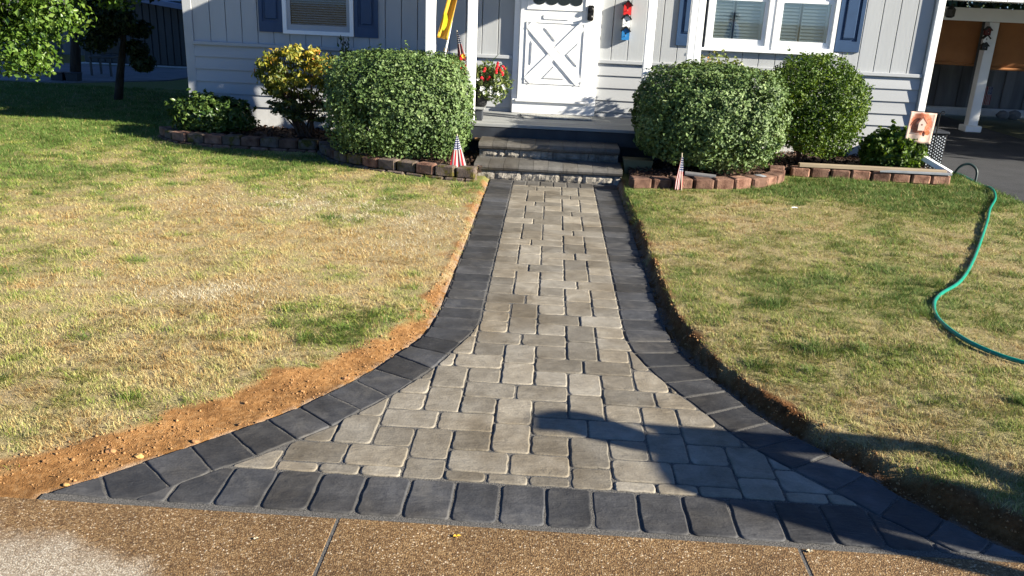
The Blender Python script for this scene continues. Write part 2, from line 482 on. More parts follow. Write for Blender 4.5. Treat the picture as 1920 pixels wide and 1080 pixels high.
def terrain_z(x, y):
    lo, lg = xi(L_OUT, y), xi(L_GR, y)
    ro, rg = xi(R_OUT, y), xi(R_GR, y)
    lump = (fbm(x * 9, y * 9, 3, 4) - .5)
    fine = (fbm(x * 34, y * 34, 8, 3) - .5)
    n = (fbm(x * 1.5, y * 1.5, 41, 3) - .5) * .03
    dl = lo - x; wl = np.maximum(lo - lg, .03)
    tl = np.clip(dl / wl, 0, 1)
    zl = -.012 + .034 * tl ** 1.3 + lump * .026 * np.clip(dl / .1, 0, 1) * (1.25 - tl) + fine * .018 * np.clip(dl / .03, 0, 1) * (1.1 - tl * .6)
    zl = np.where(dl > wl, .022 + n, zl)
    dr = x - ro; wr = np.maximum(rg - ro, .03)
    tr = np.clip((dr / wr - .35 + lump * .5) / .6, 0, 1)
    zr = -.014 + .067 * tr * tr * (3 - 2 * tr) + lump * .022 * np.clip(dr / .05, 0, 1) + fine * .012
    zr = np.where(dr > wr, .053 + n, zr)
    z = np.where(x < .1, zl, zr)
    inside = (x > lo + .01) & (x < ro - .01) & (y < 8.6)
    z = np.where(inside, -.09, z)
    # fade down to the driveway lip
    k = np.clip((y - 2.39) / .13, 0, 1)
    z = np.where(inside | ((y < 2.435) & (x > -1.66) & (x < 1.72)), np.where(inside, z, -.05), z * k - .012 * (1 - k))
    return z
def grassmask(x, y):
    j = (fbm(x * 7, y * 7, 61, 3) - .5) * .30
    l = xi(L_GR, y) + j - x
    r = x - (xi(R_GR, y) + j * .5)
    return np.where(x < .1, l, r)
xs = np.concatenate((np.arange(-26, -6, 1.0), np.arange(-6, -2.6, .08), np.arange(-2.6, 2.3, .025), np.arange(2.3, 4.5, .08), [4.5]))
ys = np.concatenate((np.arange(2.380, 4.6, .025), np.arange(4.6, 9.0, .06), np.arange(9.0, 34, .5)))
X, Y = np.meshgrid(xs, ys)
Z = terrain_z(X, Y)
nx, ny = len(xs), len(ys)
V = np.stack([X, Y, Z], -1).reshape(-1, 3)
ii = (np.arange(ny - 1)[:, None] * nx + np.arange(nx - 1)[None, :]).ravel()
loops = np.stack([ii, ii + 1, ii + nx + 1, ii + nx], 1).ravel()
def m_terrain():
    t = NT("lawn_soil"); p = t.pos()
    g = t.attr("green").outputs["Fac"]; mk = t.attr("turf").outputs["Fac"]
    n1 = t.noise(p, 45, 4)
    n0 = t.noise(p, 5, 5)
    soil = t.ramp(n1, [(.25, (.155, .072, .024)), (.5, (.265, .131, .044)), (.75, (.35, .20, .085))])
    soil = t.mix(1.0, soil, t.ramp(n0, [(.3, (.62, .60, .58)), (.7, (1.2, 1.22, 1.25))]), 'MULTIPLY')
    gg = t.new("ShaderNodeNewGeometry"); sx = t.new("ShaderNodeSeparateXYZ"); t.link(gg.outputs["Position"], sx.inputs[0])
    browner = t.mix(1.0, soil, (.52, .44, .40), 'MULTIPLY')  # soil right of the walk is darker and browner
    soil = t.mix(t.math('GREATER_THAN', sx.outputs[0], .1), soil, browner)
    sandy = t.ramp(t.noise(p, 170, 3), [(.3, (.16, .14, .115)), (.7, (.34, .30, .25))])
    sd = t.math('MULTIPLY', t.attr("spill").outputs["Fac"], t.math('GREATER_THAN', t.noise(p, 12, 5, .65), .46))
    soil = t.mix(t.math('MULTIPLY', sd, .8), soil, sandy)
    thatch = t.ramp(t.noise(p, 160, 3), [(.3, (.20, .15, .075)), (.7, (.48, .38, .21))])
    green = t.ramp(t.noise(p, 160, 3), [(.3, (.10, .11, .03)), (.7, (.26, .26, .09))])
    turf = t.mix(g, thatch, green)
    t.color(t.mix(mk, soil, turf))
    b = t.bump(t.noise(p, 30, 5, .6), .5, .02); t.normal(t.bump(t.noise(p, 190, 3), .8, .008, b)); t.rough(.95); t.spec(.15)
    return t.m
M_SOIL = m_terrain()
gr = np.clip((greenness(X, Y) - .42) * 2.2 + .2, 0, 1)
tm = np.clip(grassmask(X, Y) / .07 + .3, 0, 1)
spill = np.clip(1.0 - np.minimum(np.abs(xi(L_OUT, Y) - X), np.abs(X - xi(R_OUT, Y))) / .045, 0, 1)
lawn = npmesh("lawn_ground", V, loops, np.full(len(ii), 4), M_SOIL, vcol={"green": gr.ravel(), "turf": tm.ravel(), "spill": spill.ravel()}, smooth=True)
setprops(lawn, "dry straw and green lawn with a bare orange soil margin beside the walk", kind="structure")
M_FAR = plain("far_ground", (.075, .085, .03), .35, 1.2, .95, .5, 40, c2=(.12, .11, .05))
g = MB().box(-260, 260, -120, 380, -.6, -.11).build("ground", M_FAR, kind="structure", label="green ground beyond the drives reaching the horizon")

# driveway slabs of exposed aggregate
drv = thing("concrete_driveway", "brown exposed aggregate concrete driveway in the foreground", None, (0, 2.4, 0), kind="structure")
for x0, x1 in ((-14, -3.2), (-3.194, -.634), (-.628, .898), (.904, 3.4), (3.41, 16)):
    MB().box(x0, x1, -6, 2.399 + random.uniform(-.004, .003), -.11, -.004, .005).build("concrete_slab", M_CONC, drv)
MB().box(-14, 16, -6, 2.393, -.109, -.0060).build("joint_filler", M_SAND, drv)
asph = MB().box(4.5, 7.15, 2.6, 40, -.10, .004).build("asphalt_driveway", M_ASPH, kind="structure", label="black asphalt side driveway leading to the carport")

# ---------------------------------------------------------------- paver walkway
def inset(poly, d):
    """inset a convex CCW polygon by d"""
    n = len(poly); out = []
    P = [Vector(p) for p in poly]
    L = []
    for i in range(n):
        a, b = P[i], P[(i + 1) % n]
        e = (b - a)
        if e.length < 1e-6: continue
        e.normalize(); nr = Vector((-e.y, e.x))
        L.append((a + nr * d, e))
    n = len(L)
    for i in range(n):
        (a, e), (b, f) = L[i - 1], L[i]
        cr = e.x * f.y - e.y * f.x
        if abs(cr) < 1e-5:
            out.append(b); continue
        w_ = b - a
        t = (w_.x * f.y - w_.y * f.x) / cr
        out.append(a + e * t)
    return out
def area(p): return .5 * sum(p[i - 1][0] * p[i][1] - p[i][0] * p[i - 1][1] for i in range(len(p)))
def clip(poly, a, b):
    """keep the side left of a->b"""
    out = []
    ax, ay = a; dx, dy = b[0] - a[0], b[1] - a[1]
    s = lambda p: dx * (p[1] - ay) - dy * (p[0] - ax)
    for i in range(len(poly)):
        p, q = poly[i - 1], poly[i]
        sp, sq = s(p), s(q)
        if (sp >= 0) != (sq >= 0):
            t = sp / (sp - sq)
            out.append((p[0] + (q[0] - p[0]) * t, p[1] + (q[1] - p[1]) * t))
        if sq >= 0: out.append(tuple(q))
    return out
def clean(p, eps=.004):
    out = []
    for q in p:
        if not out or math.hypot(q[0] - out[-1][0], q[1] - out[-1][1]) > eps: out.append(tuple(q))
    while len(out) > 1 and math.hypot(out[0][0] - out[-1][0], out[0][1] - out[-1][1]) < eps: out.pop()
    return out
def paver(poly, gap, rad, mat, parent, name="paver", bev=.0054, thick=.055, jit=.0030, zj=.0022):
    poly = clean(poly)
    if len(poly) < 3: return None
    if area(poly) < 0: poly = poly[::-1]
    if area(poly) < .0010: return None
    q = clean([tuple(v) for v in inset(poly, gap)])
    if len(q) < 3 or area(q) < .0005 or area(q) > area(poly): return None
    n0 = len(q)
    rr = [rad * random.uniform(.5, 1.4) for _ in range(n0)]
    ks = []
    for i in range(n0):
        L = (Vector(q[(i + 1) % n0]) - Vector(q[i])).length
        ks.append([random.uniform(-jit, jit) for _ in range(1 if L < .07 else (2 if L < .12 else 3))])
    def ring(d):
        p = [Vector(v) for v in (inset(q, d) if d > 0 else q)]
        if len(p) != n0: return None
        out = []
        for i in range(n0):
            a, b, c = p[i - 1], p[i], p[(i + 1) % n0]
            u, v = (a - b), (c - b)
            if u.length < .0015 or v.length < .0015: return None
            r = min(max(rr[i] - d * .4, .002), u.length * .34, v.length * .34)
            rn = min(max(rr[(i + 1) % n0] - d * .4, .002), v.length * .34)
            p0, p2 = b + u.normalized() * r, b + v.normalized() * r
            out += [p0, b * .42 + (p0 + p2) * .29, p2]
            e1 = c - v.normalized() * rn; nr = Vector((-v.y, v.x)).normalized()
            m = len(ks[i])
            for s_, jj in enumerate(ks[i]):
                out.append(p2.lerp(e1, (s_ + 1) / (m + 1)) + nr * jj)
        return out
    rings = [(0, -thick), (0, -bev)]
    for d, h in ((bev * .45, -bev * .3), (bev * 1.2, 0)):
        if ring(d) is not None: rings.append((d, h))
    if len(rings) < 3: rings.append((0, 0))
    c = sum((Vector(v) for v in q), Vector((0, 0))) / n0
    z = random.uniform(-zj, zj); tx, ty = random.uniform(-.009, .009), random.uniform(-.009, .009)
    V, F = [], []
    for d, h in rings:
        R_ = ring(d); n = len(R_)
        for p in R_: V.append((p.x, p.y, h + z + (p.x - c.x) * tx + (p.y - c.y) * ty))
    m = len(rings)
    for k in range(m - 1):
        for i in range(n): F.append((k * n + i, k * n + (i + 1) % n, (k + 1) * n + (i + 1) % n, (k + 1) * n + i))
    F.append(tuple(range((m - 1) * n, m * n)))
    o = MB().add(V, F).build(name, mat, parent)
    sm = np.ones(len(o.data.polygons), dtype=bool); sm[:n] = False; sm[-1] = False
    o.data.polygons.foreach_set("use_smooth", sm)
    return o
walk = thing("paver_walkway", "gray paver walkway with charcoal border flaring to the driveway", None, (.076, 5.2, 0), kind="structure")
base = [(float(x), float(y)) for x, y in L_OUT] + [(float(x), float(y)) for x, y in R_OUT[::-1]]
MB().prism(base, 'z', -.07, -.0052).build("joint_sand", M_SAND, walk)
MB().box(-1.66, 1.72, 2.394, 2.431, -.07, -.0054).build("joint_sand", M_SAND, walk)
# sand swept along the outer edge of the border
def curve_pts(c, n=120):
    yy = np.linspace(c[0, 1], c[-1, 1], n)
    return np.stack([xi(c, yy), yy], 1)
S = .156
X0, Y0 = -.314, 7.4156
def clip_side(poly, curve, left):
    y0, y1 = min(p[1] for p in poly), max(p[1] for p in poly)
    a, b = (float(xi(curve, y0)), y0), (float(xi(curve, y1)), y1)
    return clip(poly, b, a) if left else clip(poly, a, b)
def field(x0, x1, y0, y1):
    if y1 < 2.668 or y0 > 7.93: return
    y0, y1 = max(y0, 2.668), min(y1, 7.93)
    p = [(x0, y0), (x1, y0), (x1, y1), (x0, y1)]
    p = clip_side(p, L_IN, True)
    if len(p) >= 3: p = clip_side(p, R_IN, False)
    if len(p) < 3: return
    near = y0 < 4.6
    paver(p, .0034, .017 if near else .009, M_FIELD, walk)
for k in range(-2, 10):
    for j in range(-5, 6):
        off = Y0 - 4 * S * k + (2 * S if j % 2 == 0 else 0)
        gx = X0 + 2 * j * S
        # wide pair over three columns
        field(gx, gx + 1.5 * S, off, off + S)
        field(gx + 1.5 * S, gx + 3 * S, off, off + S)
        # middle column: two tall pieces
        field(gx + S, gx + 2 * S, off + S, off + 2.5 * S)
        field(gx + S, gx + 2 * S, off + 2.5 * S, off + 4 * S)
        # squares in the shared column
        field(gx, gx + S, off + S, off + 2 * S)
        field(gx, gx + S, off + 3 * S, off + 4 * S)
# front soldier band
x = -1.561
while x < 1.45:
    p = [(x, 2.42), (x + .1625, 2.42), (x + .1625, 2.664), (x, 2.664)]
    p = clip(p, (-1.15, 2.632), (-1.40, 2.372)) if x < -1 else p
    p = clip(p, (1.448, 2.40), (1.115, 2.74)) if x > .9 else p
    if len(p) >= 3: paver(p, .0042, .017, M_DARK, walk, "border_paver")
    x += .1625
def border(out_c, in_c, left):
    no, ni = [tuple(map(float, p)) for p in out_c], [tuple(map(float, p)) for p in in_c]
    J = []
    if left:
        no_, ni_ = no[2:14], ni[1:13]
        J = list(zip(no_, ni_))
    else:
        J = list(zip(no[2:15], ni[1:14]))
    y = J[-1][0][1]
    yi_ = J[-1][1][1]
    k = 0
    while y < 8.13:
        y += .1585; yi_ += .1585 + (.0 if k else (y - .1585 - yi_) * .6); k += 1
        if k > 1: yi_ = yi_ + (y - yi_) * .5
        yy, yj = min(y, 8.14), min(yi_, 8.14)
        J.append(((float(xi(out_c, yy)) + random.uniform(-.006, .006), yy), (float(xi(in_c, yj)), yj)))
    for a, b in zip(J[:-1], J[1:]):
        p = [a[0], a[1], b[1], b[0]]
        paver(p, .0035, .012, M_DARK, walk, "border_paver")
border(L_OUT, L_IN, True)
border(R_OUT, R_IN, False)
paver([(-1.418, 2.664), (-1.249, 2.502), (-1.33, 2.422), (-1.43, 2.422), (-1.523, 2.55)], .0035, .012, M_DARK, walk, "border_paver")
paver([(-1.43, 2.422), (-1.523, 2.55), (-1.642, 2.43)], .003, .008, M_DARK, walk, "border_paver")
paver([(1.473, 2.616), (1.356, 2.492), (1.425, 2.422), (1.50, 2.422), (1.576, 2.497)], .0035, .012, M_DARK, walk, "border_paver")
paver([(1.50, 2.422), (1.67, 2.422), (1.576, 2.497)], .003, .008, M_DARK, walk, "border_paver")
x = -.314
for k in range(6):
    paver([(x, 7.932), (x + .13, 7.932), (x + .13, 8.14), (x, 8.14)], .0035, .01, M_STEPCAP, walk)
    x += .13

# ---------------------------------------------------------------- garden beds
def resample(pts, step):
    pts = [Vector(p) for p in pts]
    L = [0]
    for a, b in zip(pts[:-1], pts[1:]): L.append(L[-1] + (b - a).length)
    n = max(1, round(L[-1] / step)); out = []
    for k in range(n + 1):
        s = L[-1] * k / n
        for i in range(len(pts) - 1):
            if s <= L[i + 1] + 1e-9:
                t = (s - L[i]) / max(1e-9, L[i + 1] - L[i]); out.append(pts[i].lerp(pts[i + 1], t)); break
    return out
def block(a, b, z0, z1, depth, mat, parent, proud=0.0, gap=.006):
    d = (b - a); L = d.length; d.normalize(); nrm = Vector((-d.y, d.x))      # nrm points away from the viewer side
    if nrm.y < -.2: nrm = -nrm
    bm = bmesh.new(); bmesh.ops.create_cube(bm, size=1)
    bmesh.ops.bevel(bm, geom=bm.edges[:], offset=.09, segments=1, affect='EDGES')
    for v in bm.verts:
        c = v.co.copy()
        along = (c.x + .5) * (L - 2 * gap) + gap
        dep = (c.y + .5) * depth - proud
        zz = z0 + (c.z + .5) * (z1 - z0) + random.uniform(-.003, .003)
        taper = .015 * (c.y + .5)
        along += (-taper if c.x > 0 else taper)
        p = a + d * along + nrm * (dep + random.uniform(-.004, .004))
        v.co = Vector((p.x, p.y, zz))
    return MB().bm(bm).build("block", mat, parent)
def bedwall(name, pts, label, mats, step=.205, low=True, grp=None):
    c = pts[len(pts) // 2]
    t = thing(name, label, "garden wall", (c[0], c[1], 0))
    P = resample(pts, step)
    for i, (a, b) in enumerate(zip(P[:-1], P[1:])):
        block(a.copy(), b.copy(), .052, .150 + random.uniform(-.006, .006), .16, mats[i % len(mats)], t, random.uniform(-.006, .006))
    if low:
        Q = [P[0]] + [(a + b) / 2 for a, b in zip(P[:-1], P[1:])] + [P[-1]]
        for a, b in zip(Q[:-1], Q[1:]):
            block(a.copy(), b.copy(), -.05, .050, .17, mats[0], t, .022)
    return t
bedwall("garden_wall", BED_L1, "shaded brown block edging in front of the low shrub and azalea", [M_BLOCK, M_MOSS])
bedwall("garden_wall", BED_L2, "curved mossy block edging in front of the left clipped hedge", [M_MOSS, M_MOSS, M_BLOCK])
bedwall("garden_wall", BED_R1, "rounded red brown block edging below the right clipped hedge", [M_BLOCK])
bedwall("garden_wall", BED_R2, "straight red block edging under a plank at the right bed", [M_BLOCK], .21)
def sheet(name, poly, z, mat, label):
    bm = bmesh.new()
    vs_ = [bm.verts.new((p[0], p[1], z)) for p in poly]
    bm.faces.new(vs_)
    bmesh.ops.triangulate(bm, faces=bm.faces[:])
    bmesh.ops.subdivide_edges(bm, edges=bm.edges[:], cuts=6, use_grid_fill=True)
    for v in bm.verts: v.co.z += random.uniform(-.012, .012)
    return MB().bm(bm).build(name, mat, kind="structure", label=label)
BEDL_POLY = [(x + .04, y + .07) for x, y in BED_L1] + [(x + .05, y + .07) for x, y in BED_L2[1:]] + [(-.72, 8.88), (-1.4, 8.9), (-1.4, 10.04), (-4.3, 10.04)]
BEDR_POLY = [(x, y + .07) for x, y in BED_R1[:-1]] + [(2.42, 8.86)] + [(x, y + .07) for x, y in BED_R2] + [(4.2, 10.04), (1.6, 10.04), (1.6, 8.9), (.84, 8.88)]
sheet("mulch_bed", BEDL_POLY, .105, M_MULCH, "dark bark mulch in the left bed below the hedges")
sheet("mulch_bed", BEDR_POLY, .105, M_MULCH, "dark bark mulch in the right bed below the hedges")
def inpoly(x, y, poly):
    c = np.zeros(len(x), dtype=bool); n = len(poly)
    for i in range(n):
        x0, y0 = poly[i - 1]; x1, y1 = poly[i]
        m_ = ((y0 > y) != (y1 > y)) & (x < (x1 - x0) * (y - y0) / ((y1 - y0) if y1 != y0 else 1e-9) + x0)
        c ^= m_
    return c
M_CHIP = leafmat("mulch_chip", [(0, (.03, .017, .011)), (.5, (.075, .042, .028)), (1, (.16, .10, .07))], .9, .02, .2, (1, 1, 1))
chP = []
for poly, n in ((BEDL_POLY, 5200), (BEDR_POLY, 5200)):
    a = np.array(poly); x = RNG.uniform(a[:, 0].min(), a[:, 0].max(), n); y = RNG.uniform(a[:, 1].min(), a[:, 1].max(), n)
    k = inpoly(x, y, poly); chP.append(np.stack([x[k], y[k], .118 + RNG.uniform(-.008, .02, k.sum())], 1))
chP = np.concatenate(chP)
o = leaves("bark_chips", chP, np.tile([0, 0, 1.0], (len(chP), 1)), .05, M_CHIP, None, .4, 0, .45)
setprops(o, "loose bark chips over the mulch beds", kind="stuff")

# ---------------------------------------------------------------- house
WY = 10.0
house = thing("house", "light gray house with navy shutters, vertical siding and white door", "house", (0, 13, 0))
MB().box(-4.24, 4.26, WY + .09, 18, 0, 2.75).build("wall", M_GRAY, house)
MB().box(-4.24, -.46, WY - .004, WY + .09, -.05, .342).build("foundation", M_FOUND, house)
MB().box(.53, 4.26, WY - .004, WY + .09, -.05, .342).build("foundation", M_FOUND, house)
WINS = [(-3.10, -2.285, 1.195, 2.25), (1.70, 3.14, 1.255, 2.32)]
PITCHX = .1852
gx = [-4.148 + PITCHX * i for i in range(45)]
edges = [-4.165] + [q for q in gx if -4.14 < q < 4.16] + [4.175]
for a, b in zip(edges[:-1], edges[1:]):
    if b - a < .03: continue
    segs = [(1.06, 2.72)]
    if b > -.45 and a < .525:
        if a < -.45: b2 = -.45
        if a > -.46 and b < .53: segs = [(2.5, 2.72)]
    mid = []
    for w0, w1, z0, z1 in WINS:
        if b > w0 + .02 and a < w1 - .02: segs = [(1.06, z0 + .01), (z1 - .01, 2.72)]
    x0, x1 = a + .004, b - .004
    if segs[0][0] == 1.06 and len(segs) == 1 and a < -.45 < b: x1 = -.45
    if segs[0][0] == 1.06 and len(segs) == 1 and a < .525 < b: x0 = .525
    for z0, z1 in segs:
        MB().box(x0, x1, WY - .006, WY + .09, z0, z1, .003).build("siding_board", M_GRAY, house)
MB().box(-4.20, 4.20, WY + .006, WY + .088, .30, 1.19).build("groove_backing", M_GRAY, house)
LAPS = [.345, .48, .615, .755, .895, 1.035]
for xa, xb in ((-4.166, -.452), (.526, 4.172)):
    for z0, z1 in zip(LAPS[:-1], LAPS[1:]):
        MB().prism([(WY + .006, z0), (WY - .026, z0), (WY - .026, z0 + .004), (WY - .008, z1 + .006), (WY + .006, z1 + .006)], 'x', xa, xb).build("clapboard", M_LAP, house)
    MB().box(xa, xb, WY - .045, WY + .006, 1.028, 1.068, .004).build("trim_board", M_LAP, house)
MB().box(-4.27, -4.165, WY - .022, WY + .12, .34, 2.74, .004).build("corner_board", M_LAP, house)
MB().box(4.185, 4.268, WY - .062, WY + .12, .30, 2.74, .006).build("corner_board", M_WHITE, house)
# left wall of the house end and roof (above the frame)
MB().prism([(9.55, 2.70), (18.5, 2.70), (18.5, 2.78), (14.0, 4.3), (9.55, 2.80)], 'x', -4.75, 4.75).build("roof", M_ROOF, house)

def window(parent, x0, x1, z0, z1, slat_mat, room, glass, slat_pitch, tilt, louvre=False):
    w = MB()
    w.box(x0, x1, WY - .050, WY + .02, z0, z0 + .042); w.box(x0, x1, WY - .050, WY + .02, z1 - .042, z1)
    w.box(x0, x0 + .042, WY - .050, WY + .02, z0 + .042, z1 - .042); w.box(x1 - .042, x1, WY - .050, WY + .02, z0 + .042, z1 - .042)
    fr = w.build("window_frame", M_WHITE, parent)
    s = MB(); a, b, c, d = x0 + .042, x1 - .042, z0 + .042, z1 - .042
    zm = (c + d) / 2
    for q0, q1, yy in ((c, zm + .02, WY - .022), (zm + .02, d, WY - .010)):
        s.box(a, b, yy, yy + .03, q0, q0 + .062); s.box(a, b, yy, yy + .03, q1 - .03, q1)
        s.box(a, a + .042, yy, yy + .03, q0 + .062, q1 - .03); s.box(b - .042, b, yy, yy + .03, q0 + .062, q1 - .03)
    s.build("sash", M_WHITE if louvre else M_LAP, fr)
    MB().box(a + .02, b - .02, WY - .008, WY - .004, c + .03, d - .02).build("pane", glass, fr)
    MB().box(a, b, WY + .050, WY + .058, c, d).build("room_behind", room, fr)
    z = c + .07
    n = 0
    cols = [(a + .045, b - .045)] if not louvre else [(a + .03, (a + b) / 2 - .07), ((a + b) / 2 + .03 - .06, b - .075)]
    while z < d - .03:
        for q0, q1 in cols:
            mb = MB(); h_ = slat_pitch * .44; yo = -.026 if louvre else -.02
            mb.add([(q0, WY + .032 + yo, z - h_ * tilt), (q1, WY + .032 + yo, z - h_ * tilt), (q1, WY + .046 + yo, z + h_ * tilt), (q0, WY + .046 + yo, z + h_ * tilt),
                    (q0, WY + .034 + yo, z - h_ * tilt - .001), (q1, WY + .034 + yo, z - h_ * tilt - .001), (q1, WY + .048 + yo, z + h_ * tilt - .001), (q0, WY + .048 + yo, z + h_ * tilt - .001)],
                   [(0, 1, 2, 3), (7, 6, 5, 4), (0, 4, 5, 1), (1, 5, 6, 2), (2, 6, 7, 3), (3, 7, 4, 0)])
            mb.build("slat", slat_mat, fr); n += 1
        z += slat_pitch
    if louvre:
        for q0, q1 in cols:
            MB().box(q0 - .03, q0 - .002, WY + .004, WY + .03, c + .03, d).build("louvre_stile", slat_mat, fr)
            MB().box(q1 + .002, q1 + .03, WY + .004, WY + .03, c + .03, d).build("louvre_stile", slat_mat, fr)
    return fr
window(house, -3.10, -2.285, 1.195, 2.25, M_SLATS, M_ROOM, M_GLASS, .026, .62)
window(house, 1.705, 2.415, 1.255, 2.30, M_SLATS2, M_ROOM2, M_GLASS2, .036, .72, True)
window(house, 2.45, 3.14, 1.255, 2.30, M_SLATS2, M_ROOM2, M_GLASS2, .036, .72, True)
MB().box(2.416, 2.449, WY - .040, WY + .02, 1.255, 2.30).build("window_mullion", M_WHITE, house)
MB().box(1.66, 3.20, WY - .065, WY - .006, 1.222, 1.253, .004).build("window_sill", M_WHITE, house)
def shutter(x0, x1, z0, z1):
    w = MB(); f = .042
    w.box(x0, x1, WY - .028, WY - .0065, z0, z0 + .115); w.box(x0, x1, WY - .028, WY - .0065, z1 - .1, z1)
    w.box(x0, x0 + f, WY - .028, WY - .0065, z0 + .115, z1 - .1); w.box(x1 - f, x1, WY - .028, WY - .0065, z0 + .115, z1 - .1)
    s = w.build("shutter", M_NAVY, house)
    MB().box(x0 + f, x1 - f, WY - .010, WY - .007, z0 + .115, z1 - .1).build("recess", M_NAVY, s)
    MB().box(x0 + f + .026, x1 - f - .026, WY - .026, WY - .0099, z0 + .141, z1 - .126, .012).build("raised_panel", M_NAVY, s)
shutter(-3.382, -3.104, 1.205, 2.25); shutter(-2.28, -2.005, 1.188, 2.25)
shutter(1.385, 1.658, 1.262, 2.30); shutter(3.158, 3.43, 1.272, 2.30)

# door with crossbuck panel
door = MB().box(-.382, .434, WY - .085, WY + .05, .592, 2.40, .004).build("door", M_WHITE, house)
DF = WY - .085
MB().box(-.449, -.384, WY - .052, WY + .06, .43, 2.47).build("door_casing", M_WHITE, house)
MB().box(.436, .522, WY - .078, WY + .06, .43, 2.47, .004).build("door_casing", M_WHITE, house)
MB().box(-.449, .522, WY - .06, WY + .06, 2.472, 2.56).build("door_casing", M_WHITE, house)
MB().box(-.438, .520, WY - .095, WY + .06, .432, .590, .004).build("door_kick_panel", M_WHITE, house)
MB().box(-.40, .45, WY - .125, WY - .0955, .566, .592, .004).build("door_sill", M_WHITE, house)
cx, cz, hw, hh = .020, 1.110, .318, .330
arm = .052
def tri_panel(p, ins, depth, nm, par, col=M_WHITE):
    q = [Vector(v) for v in p]
    if area([tuple(v) for v in q]) < 0: q = q[::-1]
    o_ = [tuple(v) for v in inset([tuple(v) for v in q], ins)]
    i_ = [tuple(v) for v in inset(o_, .012)]
    n = len(o_)
    V = [(a, DF, b) for a, b in o_] + [(a, DF - depth, b) for a, b in i_]
    F = [(i, (i + 1) % n, n + (i + 1) % n, n + i) for i in range(n)] + [tuple(range(n, 2 * n))]
    return MB().add(V, F).build(nm, col, par)
L_, Rr, T_, Bm = cx - hw, cx + hw, cz + hh, cz - hh
s2 = arm * 1.15
tris = [[(L_ + s2 * 1.2, T_), (Rr - s2 * 1.2, T_), (cx, cz + s2)], [(L_ + s2 * 1.2, Bm), (cx, cz - s2), (Rr - s2 * 1.2, Bm)],
        [(L_, T_ - s2 * 1.2), (cx - s2, cz), (L_, Bm + s2 * 1.2)], [(Rr, T_ - s2 * 1.2), (Rr, Bm + s2 * 1.2), (cx + s2, cz)]]
for tpoly in tris:
    tri_panel(tpoly, 0.0, -.016, "moulding", door)
# cross boards, raised
def bar(p, q, wd, nm):
    p, q = Vector(p), Vector(q); d = (q - p).normalized(); n_ = Vector((-d.y, d.x)) * wd
    poly = [tuple(p + n_), tuple(p - n_), tuple(q - n_), tuple(q + n_)]
    MB().prism(poly, 'y', DF - .0004, DF - .013).build(nm, M_WHITE, door)
bar((L_ + .02, T_ - .02), (Rr - .02, Bm + .02), .046, "cross_board")
bar((L_ + .02, Bm + .02), (cx - .035, cz - .036), .046, "cross_board"); bar((cx + .035, cz + .036), (Rr - .02, T_ - .02), .046, "cross_board")
for tpoly in tris:
    tri_panel(tpoly, .048, .012, "inset_panel", door)
for (a, b, c, d) in ((L_ - .012, L_, Bm - .01, T_ + .01), (Rr, Rr + .012, Bm - .01, T_ + .01)):
    MB().box(a, b, DF - .010, DF, c, d, .002).build("moulding", M_WHITE, door)
for (a, b, c, d) in ((L_, Rr, T_, T_ + .010), (L_, Rr, Bm - .010, Bm)):
    MB().box(a, b, DF - .009, DF, c, d, .002).build("moulding", M_WHITE, door)
# upper light with scalloped foot
sc = [(-.245, 2.25)] + [(-.245, 1.68)]
for k in range(4):
    xa, xb = -.245 + .1375 * k, -.245 + .1375 * (k + 1)
    for t_ in (.0, .12, .3, .5, .7, .88):
        sc.append((xa + (xb - xa) * t_, 1.662 - .030 * math.sin(math.pi * t_) ** .7 - (.0 if t_ else -.004)))
sc += [(.305, 1.68), (.305, 2.25)]
MB().prism(sc[::-1], 'y', DF - .004, DF - .001).build("glass_light", M_DGLASS, door)
for (a, b, c, d) in ((-.310, -.296, 1.578, 2.3), (.338, .352, 1.578, 2.3), (-.296, .338, 1.578, 1.590)):
    MB().box(a, b, DF - .012, DF, c, d, .003).build("moulding", M_WHITE, door)
def rrect(x0, x1, z0, z1, r, n=4):
    out = []
    for (cx_, cz_, a0) in ((x1 - r, z1 - r, 0), (x0 + r, z1 - r, 90), (x0 + r, z0 + r, 180), (x1 - r, z0 + r, 270)):
        for k in range(n + 1):
            a = R(a0 + 90 * k / n); out.append((cx_ + r * math.cos(a), cz_ + r * math.sin(a)))
    return out
MB().prism(rrect(-.122, .176, 1.482, 1.530, .014), 'y', DF, DF - .010).build("mail_slot", M_WHITE, door)
lk = MB().prism(rrect(.368, .434, 1.484, 1.648, .016), 'y', DF + .001, DF - .022).build("lock", M_IRON, door)
MB().tube([(.405, DF - .018, 1.603), (.405, DF - .052, 1.603), (.405, DF - .058, 1.603)], [.026, .026, .018], 14).build("deadbolt", M_IRON, lk)
MB().tube([(.402, DF - .018, 1.522), (.402, DF - .04, 1.522), (.402, DF - .062, 1.522), (.402, DF - .07, 1.522)], [.012, .014, .026, .014], 14).build("knob", M_IRON, lk)

